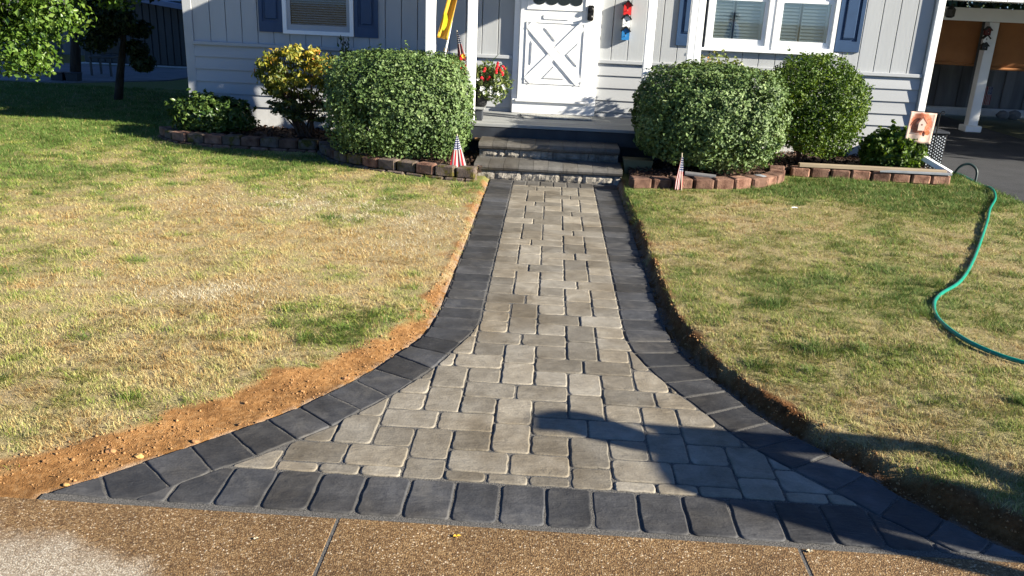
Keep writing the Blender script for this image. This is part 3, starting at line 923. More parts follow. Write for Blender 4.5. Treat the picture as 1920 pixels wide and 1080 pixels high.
# ---------------------------------------------------------------- porch
PZ = .43
porch = thing("porch", "white posted front porch with gray deck and dark fascia", "porch", (.12, 9.4, 0))
yb = 8.90
nb = 8
dw = (9.97 - yb) / nb
for k in range(nb):
    y0 = yb + dw * k
    MB().box(-1.36, 1.56, y0 + .003, y0 + dw - .003, PZ - .032, PZ + random.uniform(-.001, .001), .003).build("deck_board", M_DECK, porch)
MB().box(-1.34, 1.54, yb + .02, 9.96, PZ - .06, PZ - .034).build("deck_joist", M_SLATE, porch)
MB().box(-1.33, 1.53, yb + .012, yb + .055, .245, PZ - .036, .004).build("fascia", M_SLATE, porch)
MB().box(-.77, -.63, yb - .006, yb + .010, .250, .276, .002).build("raw_wood_block", M_RAW, porch)
MB().box(-1.30, 1.50, yb + .20, 9.96, .02, .24).build("skirt", M_SLATE, porch)
posts = [(-1.312, -1.213, 9.0), (-.882, -.788, 9.0), (.935, 1.022, 9.0), (1.368, 1.432, 9.0), (1.434, 1.505, 9.0)]
for x0, x1, yy in posts:
    po = MB().box(x0, x1, yy - .045, yy + .045, PZ, 2.34, .004).build("post", M_WHITE, porch)
MB().box(-1.50, 1.60, 8.94, 9.06, 2.34, 2.48).build("beam", M_WHITE, porch)
MB().box(-1.62, 1.66, 8.50, WY - .055, 2.50, 2.58).build("porch_roof", M_WHITE, porch)

steps = thing("stone_steps", "two gray paver steps with rough split stone risers", "steps", (.03, 8.5, 0))
def stone(x0, x1, y, z0, z1, dep):
    """rough split-face block"""
    nxs, nzs = max(3, int((x1 - x0) / .032)), 3
    V, F = [], []
    for j in range(nzs + 1):
        for i in range(nxs + 1):
            e = 0 if i in (0, nxs) or j in (0, nzs) else 1
            V.append((x0 + (x1 - x0) * i / nxs, y + (.012 if not e else random.uniform(-.013, .006)), z0 + (z1 - z0) * j / nzs))
    n = nxs + 1
    for j in range(nzs):
        for i in range(nxs): F.append((j * n + i, j * n + i + 1, (j + 1) * n + i + 1, (j + 1) * n + i))
    k = len(V)
    V += [(x0, y + dep, z0), (x1, y + dep, z0), (x1, y + dep, z1), (x0, y + dep, z1)]
    rim = [i for i in range(n)] + [j * n + nxs for j in range(1, nzs + 1)] + [nzs * n + i for i in range(nxs - 1, -1, -1)] + [j * n for j in range(nzs - 1, 0, -1)]
    F.append((k, k + 1, k + 2, k + 3))
    F.append(tuple([i for i in range(n)] + [k + 1, k])); F.append(tuple([nzs * n + i for i in range(n)] + [k + 2, k + 3]))
    F.append(tuple([j * n for j in range(nzs + 1)] + [k + 3, k])); F.append(tuple([j * n + nxs for j in range(nzs + 1)] + [k + 2, k + 1]))
    return MB().add(V, F).build("riser_stone", M_STONE, steps)
def cap(x0, x1, y, z, dep, h=.068):
    p = [(y + dep, z - h), (y + .02, z - h), (y - .008, z - h + .012), (y - .018, z - h * .5), (y - .012, z - .016), (y + .006, z - .002), (y + .03, z), (y + dep, z)]
    return MB().prism(p, 'x', x0 + .0015, x1 - .0015).build("cap_paver", M_STEPCAP, steps)
def course(x0, x1, y, z0, z1, dep, lens):
    x, k = x0, 0
    while x < x1 - .03:
        w_ = min(lens[k % len(lens)], x1 - x)
        if x1 - x - w_ < .05: w_ = x1 - x
        stone(x + .003, x + w_ - .003, y, z0, z1, dep); x += w_; k += 1
course(-.70, .74, 8.16, -.02, .080, .30, (.20, .26, .38, .22, .30, .24))
course(-.69, .725, 8.53, .150, .225, .28, (.19, .07, .15, .22, .12, .36, .07, .23))
for (x0, x1, y, z, dep) in ((-.705, .745, 8.145, .150, .40), (-.695, .73, 8.505, .296, .385)):
    n = 10
    for k in range(n): cap(x0 + (x1 - x0) * k / n, x0 + (x1 - x0) * (k + 1) / n, y, z + random.uniform(-.0012, .0012), dep)
MB().box(-.68, .71, 8.46, 8.9, -.02, .15).build("step_core", M_SAND, steps)
MB().box(-.66, .69, 8.66, 8.9, .15, .225).build("step_core", M_SAND, steps)
mat_o = MB().prism([(-.335, 9.80), (-.30, 9.50), (.475, 9.50), (.498, 9.80)], 'z', PZ + .003, PZ + .016).build("door_mat", M_MAT, None, "gray woven mat on the deck before the white door", "mat")

# ---------------------------------------------------------------- birdhouse strings
def birdhouses(loc, w_, hs, cols, depth, roofm, label, wall=True):
    x, y, z = loc
    t = thing("birdhouse_string", label, "birdhouse", (x, y, z))
    zz = z
    for h, c in zip(hs, cols):
        body = MB().prism([(x - w_ / 2, zz - h), (x + w_ / 2, zz - h), (x + w_ / 2, zz - w_ * .42), (x, zz), (x - w_ / 2, zz - w_ * .42)], 'y', y - depth, y - .002).build("birdhouse_body", c, t)
        rf = MB()
        for s in (-1, 1):
            p0, p1 = Vector((x, zz + .012)), Vector((x + s * w_ * .66, zz - w_ * .52))
            d = (p1 - p0).normalized(); n_ = Vector((-d.y, d.x)) * .006 * s
            rf.prism([tuple(p0 - n_), tuple(p1 - n_), tuple(p1 + n_), tuple(p0 + n_)], 'y', y - depth - .018, y - .002)
        rf.build("birdhouse_roof", roofm, body)
        MB().tube([(x, y - depth + .001, zz - h * .48), (x, y - depth - .0015, zz - h * .48)], .010 * w_ / .085, 10).build("hole", M_BLACK, body)
        MB().tube([(x, y - depth + .001, zz - h * .66), (x, y - depth - .02, zz - h * .66)], .0035, 6).build("perch", M_POLE, body)
        zz -= h + .004
    return t
birdhouses((.808, WY - .012, 1.706), .082, (.142, .126, .135), (M_RED, M_WHITE, M_BLUE), .075, M_IRON, "red, white and blue birdhouses in a row on the wall beside the door")

# ---------------------------------------------------------------- flags
def m_flag():
    t = NT("striped_flag")
    u = t.new("ShaderNodeUVMap"); s = t.new("ShaderNodeSeparateXYZ"); t.link(u.outputs[0], s.inputs[0])
    st = t.math('MODULO', t.math('MULTIPLY', s.outputs[1], 6.5), 1.0)
    stripe = t.mix(t.math('LESS_THAN', st, .5), (.42, .405, .40), (.30, .012, .02))
    canton = t.math('MULTIPLY', t.math('LESS_THAN', s.outputs[0], .42), t.math('GREATER_THAN', s.outputs[1], .46))
    cv = t.new("ShaderNodeCombineXYZ"); t.link(t.math('MULTIPLY', s.outputs[0], 15.0), cv.inputs[0]); t.link(t.math('MULTIPLY', s.outputs[1], 10.0), cv.inputs[1])
    v = t.new("ShaderNodeTexVoronoi"); v.inputs["Scale"].default_value = 1.0; v.inputs["Randomness"].default_value = 0.0; t.link(cv.outputs[0], v.inputs["Vector"])
    star = t.mix(t.math('LESS_THAN', v.outputs["Distance"], .26), (.018, .028, .10), (.72, .72, .72))
    t.color(t.mix(canton, stripe, star)); t.rough(.75); t.spec(.2)
    tr = t.new("ShaderNodeBsdfTranslucent"); t.link(t.mix(canton, stripe, star), tr.inputs[0])
    mx = t.new("ShaderNodeMixShader"); mx.inputs[0].default_value = .3
    t.link(t.b.outputs[0], mx.inputs[1]); t.link(tr.outputs[0], mx.inputs[2]); t.link(mx.outputs[0], t.out.inputs[0])
    return t.m
M_FLAG = m_flag()
def cloth(fn, nu, nv, mat, parent, name="cloth", v0=0.0):
    off = wloc(parent)
    V = [Vector(fn(i / nu, j / nv)) - off for j in range(nv + 1) for i in range(nu + 1)]
    F = [(j * (nu + 1) + i, j * (nu + 1) + i + 1, (j + 1) * (nu + 1) + i + 1, (j + 1) * (nu + 1) + i) for j in range(nv) for i in range(nu)]
    me = bpy.data.meshes.new(name); me.from_pydata(V, [], F); me.update()
    uv = me.uv_layers.new(name="UVMap")
    for lp in me.loops:
        k = lp.vertex_index; uv.data[lp.index].uv = ((k % (nu + 1)) / nu, v0 + (1 - v0) * (k // (nu + 1)) / nv)
    me.polygons.foreach_set("use_smooth", [True] * len(me.polygons))
    me.materials.append(mat)
    o = bpy.data.objects.new(name, me); COL.objects.link(o); o.parent = parent
    md = o.modifiers.new("thickness", 'SOLIDIFY'); md.thickness = .0012
    return o
# left flag: hangs from a leaning stick, spread like a skirt
t = thing("flag", "small flag spread like a skirt on the left garden wall", "flag", (-.80, 8.02, .10), "small yard flags")
MB().tube([(-.815, 8.02, .08), (-.862, 8.01, .44)], .0045, 6).build("stick", M_POLE, t)
def fl1(u, v):
    # u: along the fly (downwards), v: 0 lower stripe .. 1 canton side
    z = .425 - u * .30 - (1 - v) * .0
    half = .006 + .078 * u ** .9
    xx = -.860 + .012 * u + (v - .5) * -2 * half * .9
    yy = 7.995 + .010 * math.sin(v * 13 + u * 2) * (.3 + u) - (v - .5) * 2 * half * .7
    return (xx, yy, z - .02 * math.sin(v * math.pi) * u)
cloth(fl1, 18, 26, M_FLAG, t, v0=.40)
t = thing("flag", "small drooping flag in front of the right garden wall", "flag", (1.262, 7.80, .05), "small yard flags")
MB().tube([(1.275, 7.80, .03), (1.243, 7.81, .40)], .0045, 6).build("stick", M_POLE, t)
def fl2(u, v):
    z = .365 - u * .30
    half = .008 + .032 * min(1, u * 1.4)
    xx = 1.247 - .004 * u + (v - .5) * 2 * half
    return (xx, 7.79 + .006 * math.sin(v * 14) * (.4 + u) + (v - .5) * 2 * half * 1.0, z - .03 * v * u)
cloth(fl2, 18, 22, M_FLAG, t, v0=.35)

# ---------------------------------------------------------------- shrubs
LS_EUO = [(0, (.022, .050, .010)), (.35, (.065, .115, .026)), (.7, (.130, .195, .055)), (1, (.27, .335, .15))]
LS_BOX = [(0, (.020, .046, .005)), (.45, (.062, .118, .012)), (.8, (.125, .19, .022)), (1, (.22, .28, .05))]
LS_LOW = [(0, (.02, .045, .010)), (.5, (.05, .095, .020)), (1, (.12, .17, .04))]
LS_AZ = [(0, (.07, .10, .014)), (.4, (.22, .22, .03)), (.62, (.48, .40, .06)), (.85, (.62, .32, .05)), (1, (.55, .16, .04))]
LS_AZG = [(0, (.022, .042, .012)), (.6, (.06, .085, .02)), (1, (.13, .13, .03))]
LS_TREE = [(0, (.035, .075, .010)), (.5, (.085, .16, .022)), (1, (.19, .28, .06))]
LS_DARK = [(0, (.015, .03, .010)), (.6, (.035, .06, .018)), (1, (.07, .10, .03))]
LM = {n: leafmat(n, s, r, tr) for n, s, r, tr in (("hedge_leaf", LS_EUO, .58, .12), ("box_leaf", LS_BOX, .55, .3), ("low_leaf", LS_LOW, .3, .22), ("azalea_top_leaf", LS_AZ, .5, .35),
      ("azalea_leaf", LS_AZG, .5, .25), ("tree_leaf", LS_TREE, .3, .35), ("dark_leaf", LS_DARK, .5, .25))}
def superpts(n, c, r, ex, shell=(.80, 1.02), lump=.07, seed=0, zmin=None):
    d = RNG.normal(0, 1, (n, 3)); d /= np.linalg.norm(d, axis=1)[:, None]
    e = ex
    rad = 1 / ((np.abs(d[:, 0]) ** e + np.abs(d[:, 1]) ** e + np.abs(d[:, 2]) ** e) ** (1 / e))
    lum = 1 + lump * (fbm(d[:, 0] * 3.1 + 7 + seed, d[:, 1] * 3.1 + d[:, 2] * 2.3, seed, 3) - .5) * 2 \
            + lump * .6 * (fbm(d[:, 2] * 7.1 + 3, d[:, 0] * 7 + d[:, 1] * 6.1, seed + 5, 2) - .5) * 2
    t = RNG.uniform(shell[0], shell[1], n) ** 1.0
    P = d * (rad * lum * t)[:, None] * np.array(r) + np.array(c)
    N = d / np.array(r); N /= np.linalg.norm(N, axis=1)[:, None]
    return P, N
def stems(parent, c, base, r, n, mat, thick=.012, name="stem"):
    for k in range(n):
        a = random.uniform(0, 2 * math.pi); q = random.uniform(.2, .75)
        tip = Vector((c[0] + math.cos(a) * r[0] * q, c[1] + math.sin(a) * r[1] * q, c[2] + r[2] * random.uniform(-.2, .6)))
        b = Vector(base) + Vector((random.uniform(-.05, .05), random.uniform(-.05, .05), 0))
        m_ = b.lerp(tip, .5) + Vector((random.uniform(-.06, .06), random.uniform(-.06, .06), .05))
        MB().tube([b, b.lerp(m_, .5) + Vector((0, 0, .02)), m_, tip], [thick, thick * .85, thick * .65, thick * .3], 6).smooth().build(name, mat, parent)
def hedge(name, label, c, r, ex, n, size, mat, base, cat="shrub", nst=7, lump=.07, seed=0, inner=.75, droop=.25, aspect=.66, jit=.42, bare=None):
    t = thing(name, label, cat, base)
    P, N = superpts(n, c, r, ex, (.86, 1.02), lump, seed)
    hol = fbm(P[:, 0] * 8 + seed, P[:, 2] * 8 + P[:, 1] * 6.3, seed + 50, 2)
    k = RNG.uniform(0, 1, len(P)) < np.clip((hol - .28) / .15, .06, 1)
    P, N = P[k], N[k]
    ns = 26
    Ps, Ns = superpts(ns, c, r, ex, (1.0, 1.03), lump, seed)
    up = Ns + np.array([0, 0, .7]); up /= np.linalg.norm(up, axis=1)[:, None]
    ss = RNG.uniform(0, 1, (ns, 9, 1)) * RNG.uniform(.03, .11, (ns, 1, 1))
    Pq = (Ps[:, None] + up[:, None] * ss + RNG.normal(0, .008, (ns, 9, 3))).reshape(-1, 3)
    P = np.concatenate([P, Pq]); N = np.concatenate([N, np.repeat(Ns, 9, 0)])
    Pi, Ni = superpts(int(n * inner), c, r, ex, (.45, .88), lump, seed)
    P = np.concatenate([P, Pi]); N = np.concatenate([N, Ni])
    k = P[:, 2] > .13 + RNG.uniform(0, .05, len(P))
    if bare is not None: k &= bare(P)
    P, N = P[k], N[k]
    N[:, 2] += .28
    f = .55 * RNG.uniform(0, 1, len(P)) + .45 * np.clip(fbm(P[:, 0] * 9, P[:, 2] * 9 + P[:, 1] * 5, seed + 3, 2) * 1.6 - .3, 0, 1)
    leaves("foliage", P, N, size, mat, t, aspect, droop, jit, f)
    stems(t, c, base, r, nst, M_TWIG)
    return t
hedge("clipped_hedge", "big rounded gray-green clipped hedge left of the steps", (-1.515, 8.66, .60), (.70, .56, .535), 4.4, 30000, .031, LM["hedge_leaf"], (-1.49, 8.6, .10), seed=1, lump=.075)
hedge("clipped_hedge", "big rounded gray-green clipped hedge right of the steps", (1.60, 8.60, .64), (.745, .60, .505), 3.2, 29000, .034, LM["hedge_leaf"], (1.72, 8.5, .10), seed=2, lump=.085,
      bare=lambda P: (P[:, 2] > .16 + np.abs(P[:, 0] - 1.7) * .16))
hedge("boxwood_shrub", "tall yellow-green boxwood standing behind the right clipped hedge", (2.78, 9.25, .71), (.53, .46, .54), 2.6, 17000, .030, LM["box_leaf"], (2.75, 9.2, .10), seed=3, lump=.12, jit=.9,
      bare=lambda P: (P[:, 2] > .30 - (P[:, 0] - 2.6) * .25))
hedge("low_shrub", "small glossy green shrub beside the garden picture flag", (3.69, 9.2, .30), (.33, .28, .24), 2.2, 4200, .045, LM["box_leaf"], (3.7, 9.2, .10), seed=4, lump=.18, jit=.9, nst=6)
hedge("low_shrub", "low dark green shrub at the left corner of the house", (-3.80, 9.45, .28), (.44, .34, .24), 2.2, 4200, .060, LM["low_leaf"], (-3.8, 9.4, .10), seed=5, lump=.2, jit=.8, nst=6, aspect=.5)
# euonymus with orange tips behind the right hedge
hedge("azalea", "pale shrub with orange tips peeking over the right clipped hedge", (1.80, 9.42, .62), (.36, .26, .57), 2.4, 2600, .045, leafmat("orange_tip_leaf", [(0, (.06, .09, .02)), (.5, (.19, .23, .07)), (.85, (.30, .32, .12)), (.95, (.46, .22, .05)), (1, (.45, .13, .03))], .5, .25), (1.8, 9.4, .10), seed=8, lump=.15, jit=.8, nst=5)
# open azalea on the left
az = thing("azalea", "open azalea turning orange and yellow beside the left hedge", "shrub", (-2.70, 9.30, .10))
PA, NA, PB, NB = [], [], [], []
for k in range(150):
    a = random.uniform(0, 2 * math.pi); q = math.sqrt(random.random()); h = random.random()
    hx = .48 * (.6 + .4 * h); 
    tip = Vector((-2.78 + math.cos(a) * hx * q, 9.32 + math.sin(a) * .28 * q, .30 + h * .80 * (1 - .22 * q * q)))
    if tip.z < .35 and random.random() < .5: continue
    if k % 6 == 0:
        b = Vector((-2.68 + random.uniform(-.10, .10), 9.30 + random.uniform(-.04, .04), .09))
        m_ = b.lerp(tip, .55) + Vector((random.uniform(-.05, .05), random.uniform(-.04, .04), .04))
        MB().tube([b, b.lerp(m_, .5), m_, tip], [.013, .011, .008, .004], 6).smooth().build("stem", M_TWIG, az)
    n = random.randint(26, 42)
    d = RNG.normal(0, 1, (n, 3)); d[:, 2] = np.abs(d[:, 2]) * .7 - .2; d /= np.linalg.norm(d, axis=1)[:, None]
    P = np.array(tip) + d * RNG.uniform(.015, .085, (n, 1))
    if tip.z > .58 - .12 * random.random(): PA.append(P); NA.append(d)
    else: PB.append(P); NB.append(d)
PA, NA, PB, NB = map(np.concatenate, (PA, NA, PB, NB))
fa = np.clip(.22 + (PA[:, 2] - .85) * .5 + RNG.normal(0, .25, len(PA)) + .6 * (fbm(PA[:, 0] * 7, PA[:, 2] * 7, 77, 2) - .5), 0, 1)
leaves("foliage", PA, NA, .055, LM["azalea_top_leaf"], az, .42, .4, .5, fa)
leaves("foliage", PB, NB, .055, LM["azalea_leaf"], az, .42, .4, .5)
# upright sprig between azalea and hedge
sp = thing("evergreen_sprig", "upright dark sprig rising behind the left hedge", "shrub", (-2.25, 9.35, .10))
PP, NN = [], []
for bx, by, ht in ((-2.27, 9.40, 1.22), (-2.20, 9.36, 1.08), (-2.32, 9.34, .95), (-2.15, 9.32, .96), (-2.24, 9.26, .80)):
    MB().tube([(-2.25, 9.35, .09), (bx, by, .6), (bx, by, ht)], [.012, .008, .003], 6).build("stem", M_TWIG, sp)
    n = 210
    z = RNG.uniform(.35, ht, n); a = RNG.uniform(0, 6.28, n); d = np.stack([np.cos(a), np.sin(a), np.full(n, .3)], 1)
    PP.append(np.stack([bx + d[:, 0] * RNG.uniform(.01, .07, n), by + d[:, 1] * RNG.uniform(.01, .07, n), z], 1)); NN.append(d)
leaves("foliage", np.concatenate(PP), np.concatenate(NN), .045, LM["dark_leaf"], sp, .5, 0, .7)

# ---------------------------------------------------------------- porch flowers, banner
M_PETR = plain("red_petal", (.55, .010, .018), .2, 30, .6, 0)
M_PETW = plain("white_petal", (.75, .75, .72), .1, 30, .6, 0)
M_PETY = plain("yellow_petal", (.75, .42, .03), .2, 30, .6, 0)
LM["pot_leaf"] = leafmat("pot_leaf", [(0, (.03, .06, .012)), (.5, (.10, .15, .04)), (1, (.24, .28, .09))], .45, .3)
def flower(c, r, mat, parent, nm="flower"):
    mb = MB()
    for k in range(6):
        a = k * math.pi / 3 + random.uniform(-.2, .2)
        tip = Vector(c) + Vector((math.cos(a) * r, -r * .35, math.sin(a) * r))
        l = Vector(c) + Vector((math.cos(a - .5) * r * .6, -r * .45, math.sin(a - .5) * r * .6)); q = Vector(c) + Vector((math.cos(a + .5) * r * .6, -r * .45, math.sin(a + .5) * r * .6))
        mb.add([c, l, tip, q], [(0, 1, 2), (0, 2, 3)])
    mb.build(nm, mat, parent)
def spike(c, parent, n=5, mat=M_PETR):
    for k in range(n):
        mb = MB().ball((c[0] + random.uniform(-.012, .012), c[1] + random.uniform(-.02, .01), c[2] - k * .022), .016, 1, jit=.25)
        mb.build("flower", mat, parent)
def planter(label, c, rx, top, bottom, nleaf, pot):
    t = thing("flower_planter", label, "planter", (c[0], c[1], PZ))
    P, N = superpts(nleaf, (c[0], c[1], (top + bottom) / 2), (rx, .17, (top - bottom) / 2), 2.2, (.4, 1.05), .25, int(c[0] * 10) + 40)
    leaves("foliage", P, N, .055, LM["pot_leaf"], t, .35, .5, .8)
    return t
pl = planter("flower pot with trailing white and red blooms beside the door", (-.655, 9.18, 0), .225, 1.03, .64, 1700, True)
MB().tube([(-.745, 9.18, .575), (-.745, 9.18, .60), (-.745, 9.18, .74), (-.745, 9.18, .76)], [.055, .07, .095, .10], 16).build("pot", M_POT, pl)
for k in range(26):
    flower((-.655 + random.uniform(-.14, .18), 9.02 + random.uniform(-.02, .05), random.uniform(.70, .90)), .020, M_PETW, pl)
for k in range(9):
    spike((-.62 + random.uniform(-.13, .15), 9.03, random.uniform(.86, 1.05)), pl, 2)
for k in range(9):
    a = random.uniform(-1.0, 1.0); L = random.uniform(.25, .42)
    b = Vector((-.72, 9.18, .82)); tip = b + Vector((math.sin(a) * L * .9, random.uniform(-.08, .08), math.cos(a) * L))
    m_ = b.lerp(tip, .6) + Vector((0, 0, .05))
    MB().tube([b, m_, tip], [.006, .005, .001], 4).build("grass_spike", LM["pot_leaf"], pl)
ped = thing("planter_stand", "dark square stand at the deck edge under the flower pot", "stand", (-.755, 9.16, PZ))
MB().box(-.80, -.715, 9.10, 9.24, PZ + .001, .548, .004).build("column", M_SLATE, ped)
MB().box(-.825, -.69, 9.08, 9.26, .548, .572, .004).build("top", M_DECK, ped)
pl2 = planter("basket of red blooms between the two left porch posts", (-1.06, 9.30, 0), .17, 1.08, .74, 1000, False)
MB().tube([(-1.06, 9.30, PZ), (-1.06, 9.30, .50), (-1.06, 9.30, .86), (-1.06, 9.30, .88)], [.10, .11, .15, .16], 16).build("pot", M_POT, pl2)
for k in range(13):
    spike((-1.05 + random.uniform(-.12, .16), 9.16 + random.uniform(-.03, .04), random.uniform(.93, 1.10)), pl2, 3)
for p in ((-1.12, 9.13, 1.14), (-.93, 9.13, 1.09), (-.99, 9.13, 1.0)): flower(p, .030, M_PETY, pl2)
t = thing("flag", "small dark flag rolled on its stick among red porch blooms", "flag", (-.99, 9.26, .9))
MB().tube([(-.985, 9.26, .86), (-1.02, 9.25, 1.34)], .005, 6).build("stick", M_POLE, t)
def fl3(u, v):
    z = 1.33 - u * .30
    half = .004 + .04 * u
    return (-1.012 + .055 * u + (v - .5) * 2 * half, 9.24 + .012 * math.sin(v * 12) * (.3 + u), z)
cloth(fl3, 14, 14, M_FLAG, t, v0=.46)
M_BANNER = plain("golden_banner_cloth", (.62, .33, .03), .08, 6, .8, .05, 80)
M_LIME = plain("lime_print", (.55, .70, .02), .05, 6, .8, 0)
bn = thing("banner_flag", "furled golden banner with lime print between the left porch posts", "banner", (-1.08, 9.02, .9))
MB().tube([(-1.165, 9.02, .86), (-1.005, 9.02, 1.66), (-.93, 9.02, 2.02)], .010, 8).build("pole", M_WHITE, bn)
def bnf(u, v):
    z = 1.95 - u * .68 - v * .02
    xc = -.98 - u * .165
    return (xc + (v - .45) * (.085 + .03 * u), 9.0 - .02 * math.sin(v * 7 + u * 2), z)
cloth(bnf, 24, 8, M_BANNER, bn)
pr = [(-1.118, 1.535), (-1.094, 1.50), (-1.085, 1.45), (-1.095, 1.39), (-1.118, 1.35), (-1.136, 1.34), (-1.134, 1.40), (-1.128, 1.47)]
MB().prism(pr, 'y', 8.974, 8.971).build("lime_motif", M_LIME, bn)

# ---------------------------------------------------------------- right bed and carport
def m_gflag():
    t = NT("garden_flag_print"); p = t.pos()
    c = t.ramp(t.noise(p, 30, 4), [(.35, (.52, .36, .28)), (.65, (.62, .48, .40))])
    g = t.new("ShaderNodeNewGeometry"); s = t.new("ShaderNodeSeparateXYZ"); t.link(g.outputs["Position"], s.inputs[0])
    dx = t.math('SUBTRACT', s.outputs[0], 3.855); dz = t.math('SUBTRACT', s.outputs[2], .635)
    d = t.math('SQRT', t.math('ADD', t.math('MULTIPLY', dx, dx), t.math('MULTIPLY', dz, dz)))
    ring = t.ramp(t.math('ADD', d, t.math('MULTIPLY', t.math('SUBTRACT', t.noise(p, 45, 3), .5), .07)), [(.035, (0, 0, 0)), (.055, (1, 1, 1)), (.10, (1, 1, 1)), (.125, (0, 0, 0))])
    t.color(t.mix(ring, c, t.ramp(t.noise(p, 70, 3), [(.3, (.42, .10, .045)), (.7, (.58, .22, .13))]))); t.rough(.85); t.spec(.2)
    return t.m
gf = thing("garden_flag", "pale garden flag with a birdhouse and autumn wreath picture", "garden flag", (4.0, 9.0, .1))
cloth(lambda u, v: (3.725 + .27 * u - .012 * (1 - v), 8.995 + .008 * math.sin(u * 9), .44 + .315 * v - .012 * u), 14, 14, m_gflag(), gf)
MB().tube([(4.03, 9.01, .08), (4.03, 9.01, .74), (4.045, 9.01, .765), (4.07, 9.01, .765), (4.075, 9.01, .745), (4.055, 9.01, .738)], .006, 6).build("iron_pole", M_IRON, gf)
MB().tube([(3.72, 9.005, .757), (4.03, 9.005, .752)], .004, 6).build("cross_rod", M_IRON, gf)
M_PRT = plain("print_brown", (.22, .075, .05), .2, 40, .9, 0); M_PRW = plain("print_cream", (.62, .50, .42), .1, 40, .9, 0); M_PRO = plain("print_orange", (.52, .17, .07), .2, 40, .9, 0)
yy = 8.982
MB().prism([(3.822, .565), (3.888, .565), (3.888, .645), (3.855, .69), (3.822, .645)], 'y', yy, yy - .0012).build("house_motif", M_PRW, gf)
for s in (-1, 1):
    MB().prism([(3.855, .712), (3.855 + s * .055, .640), (3.855 + s * .048, .632), (3.855, .694)], 'y', yy - .0015, yy - .0026).build("roof_motif", M_PRT, gf)
MB().box(3.815, 3.895, yy - .0026, yy - .0014, .555, .563).build("ledge_motif", M_PRT, gf)
MB().tube([(3.855, yy - .0012, .625), (3.855, yy - .0022, .625)], .009, 10).build("hole_motif", M_PRT, gf)
MB().tube([(3.925, yy, .545), (3.925, yy - .0012, .545)], .026, 14).build("pumpkin_motif", M_PRO, gf)
MB().box(2.62, 4.12, 8.80, 8.87, .155, .192, .003).build("plank", M_PLANK, None, "weathered wooden plank lying on the right red block edging", "plank")
MB().prism([(3.42, 8.73), (4.15, 8.73), (4.17, 8.795), (3.55, 8.795)], 'z', .157, .172).build("stone_slab", M_SLAB, None, "thin blue-gray slab under the plank on the right edging", "slab")
bmw = bmesh.new(); bmesh.ops.create_cube(bmw, size=1); bmesh.ops.bevel(bmw, geom=bmw.edges[:], offset=.03, segments=1, affect='EDGES')
mt = Matrix.Translation((4.04, 8.98, .235)) @ Matrix.Rotation(R(-38), 4, 'Z') @ Matrix.Rotation(R(23), 4, 'Y') @ Matrix.Diagonal((.42, .07, .05, 1))
MB().bm(bmw, mt).build("downspout_piece", M_WHITE, None, "white gutter piece leaning across the right end of the bed", "gutter")
MB().tube([(1.33, 8.06, .165), (1.62, 8.03, .150)], .024, 10).build("drain_pipe", M_FENCE, None, "short gray drain pipe lying in mulch below the right hedge", "pipe")
MB().ball((2.08, 8.24, .135), .07, 2, (1.1, .8, .35), .06).build("rock", M_SLAB, None, "flat pale stone inside the curve of the right edging", "rock")
for (x, y, s) in ((.98, 7.93, .10), (1.18, 7.99, .09)):
    pass
# hose box
hb = thing("hose_box", "dark lattice-sided storage box at the house corner", "storage box", (4.30, 9.65, 0))
MB().box(4.195, 4.385, 9.52, 9.85, .0, .47, .008).build("box_body", M_BLACK, hb)
MB().box(4.18, 4.40, 9.50, 9.87, .472, .50, .008).build("lid", M_SLATE, hb)
for k in range(7):
    for j in range(12):
        MB().box(4.207 + k * .025, 4.219 + k * .025, 9.514, 9.519, .06 + j * .033 + (.016 if k % 2 else 0), .072 + j * .033 + (.016 if k % 2 else 0)).build("lattice_hole", M_SLATS, hb)
# hoses
def catmull(P, n=10):
    P = [Vector(p) for p in P]; out = []
    Q = [P[0]] + P + [P[-1]]
    for i in range(1, len(Q) - 2):
        for k in range(n):
            t = k / n; a, b, c, d = Q[i - 1:i + 3]
            out.append(.5 * ((2 * b) + (c - a) * t + (2 * a - 5 * b + 4 * c - d) * t * t + (3 * b - a - 3 * c + d) * t ** 3))
    out.append(P[-1]); return out
H = [(4.48, 9.95, .16), (4.60, 9.9, .03), (4.66, 9.6, .02), (4.60, 9.05, .025), (4.45, 8.5, .088), (4.27, 8.05, .085), (3.98, 7.55, .078), (3.70, 7.02, .07), (3.08, 5.90, .07), (2.72, 5.31, .07), (2.46, 5.0, .07), (2.335, 4.8, .07), (2.25, 4.54, .07),
     (2.25, 4.27, .07), (2.32, 4.07, .07), (2.45, 3.93, .07), (2.9, 3.6, .07), (3.6, 3.3, .07)]
MB().tube(catmull(H, 8), .0118, 10).smooth().build("garden_hose", M_HOSE, None, "green garden hose curving across the right lawn", "hose")
H2 = [(4.42, 9.30, .03), (4.47, 9.28, .16), (4.56, 9.26, .20), (4.63, 9.22, .14), (4.62, 9.18, .02)]
MB().tube(catmull(H2, 8), .013, 8).smooth().build("garden_hose", M_HOSE2, None, "black hose loop standing by the storage box", "hose")

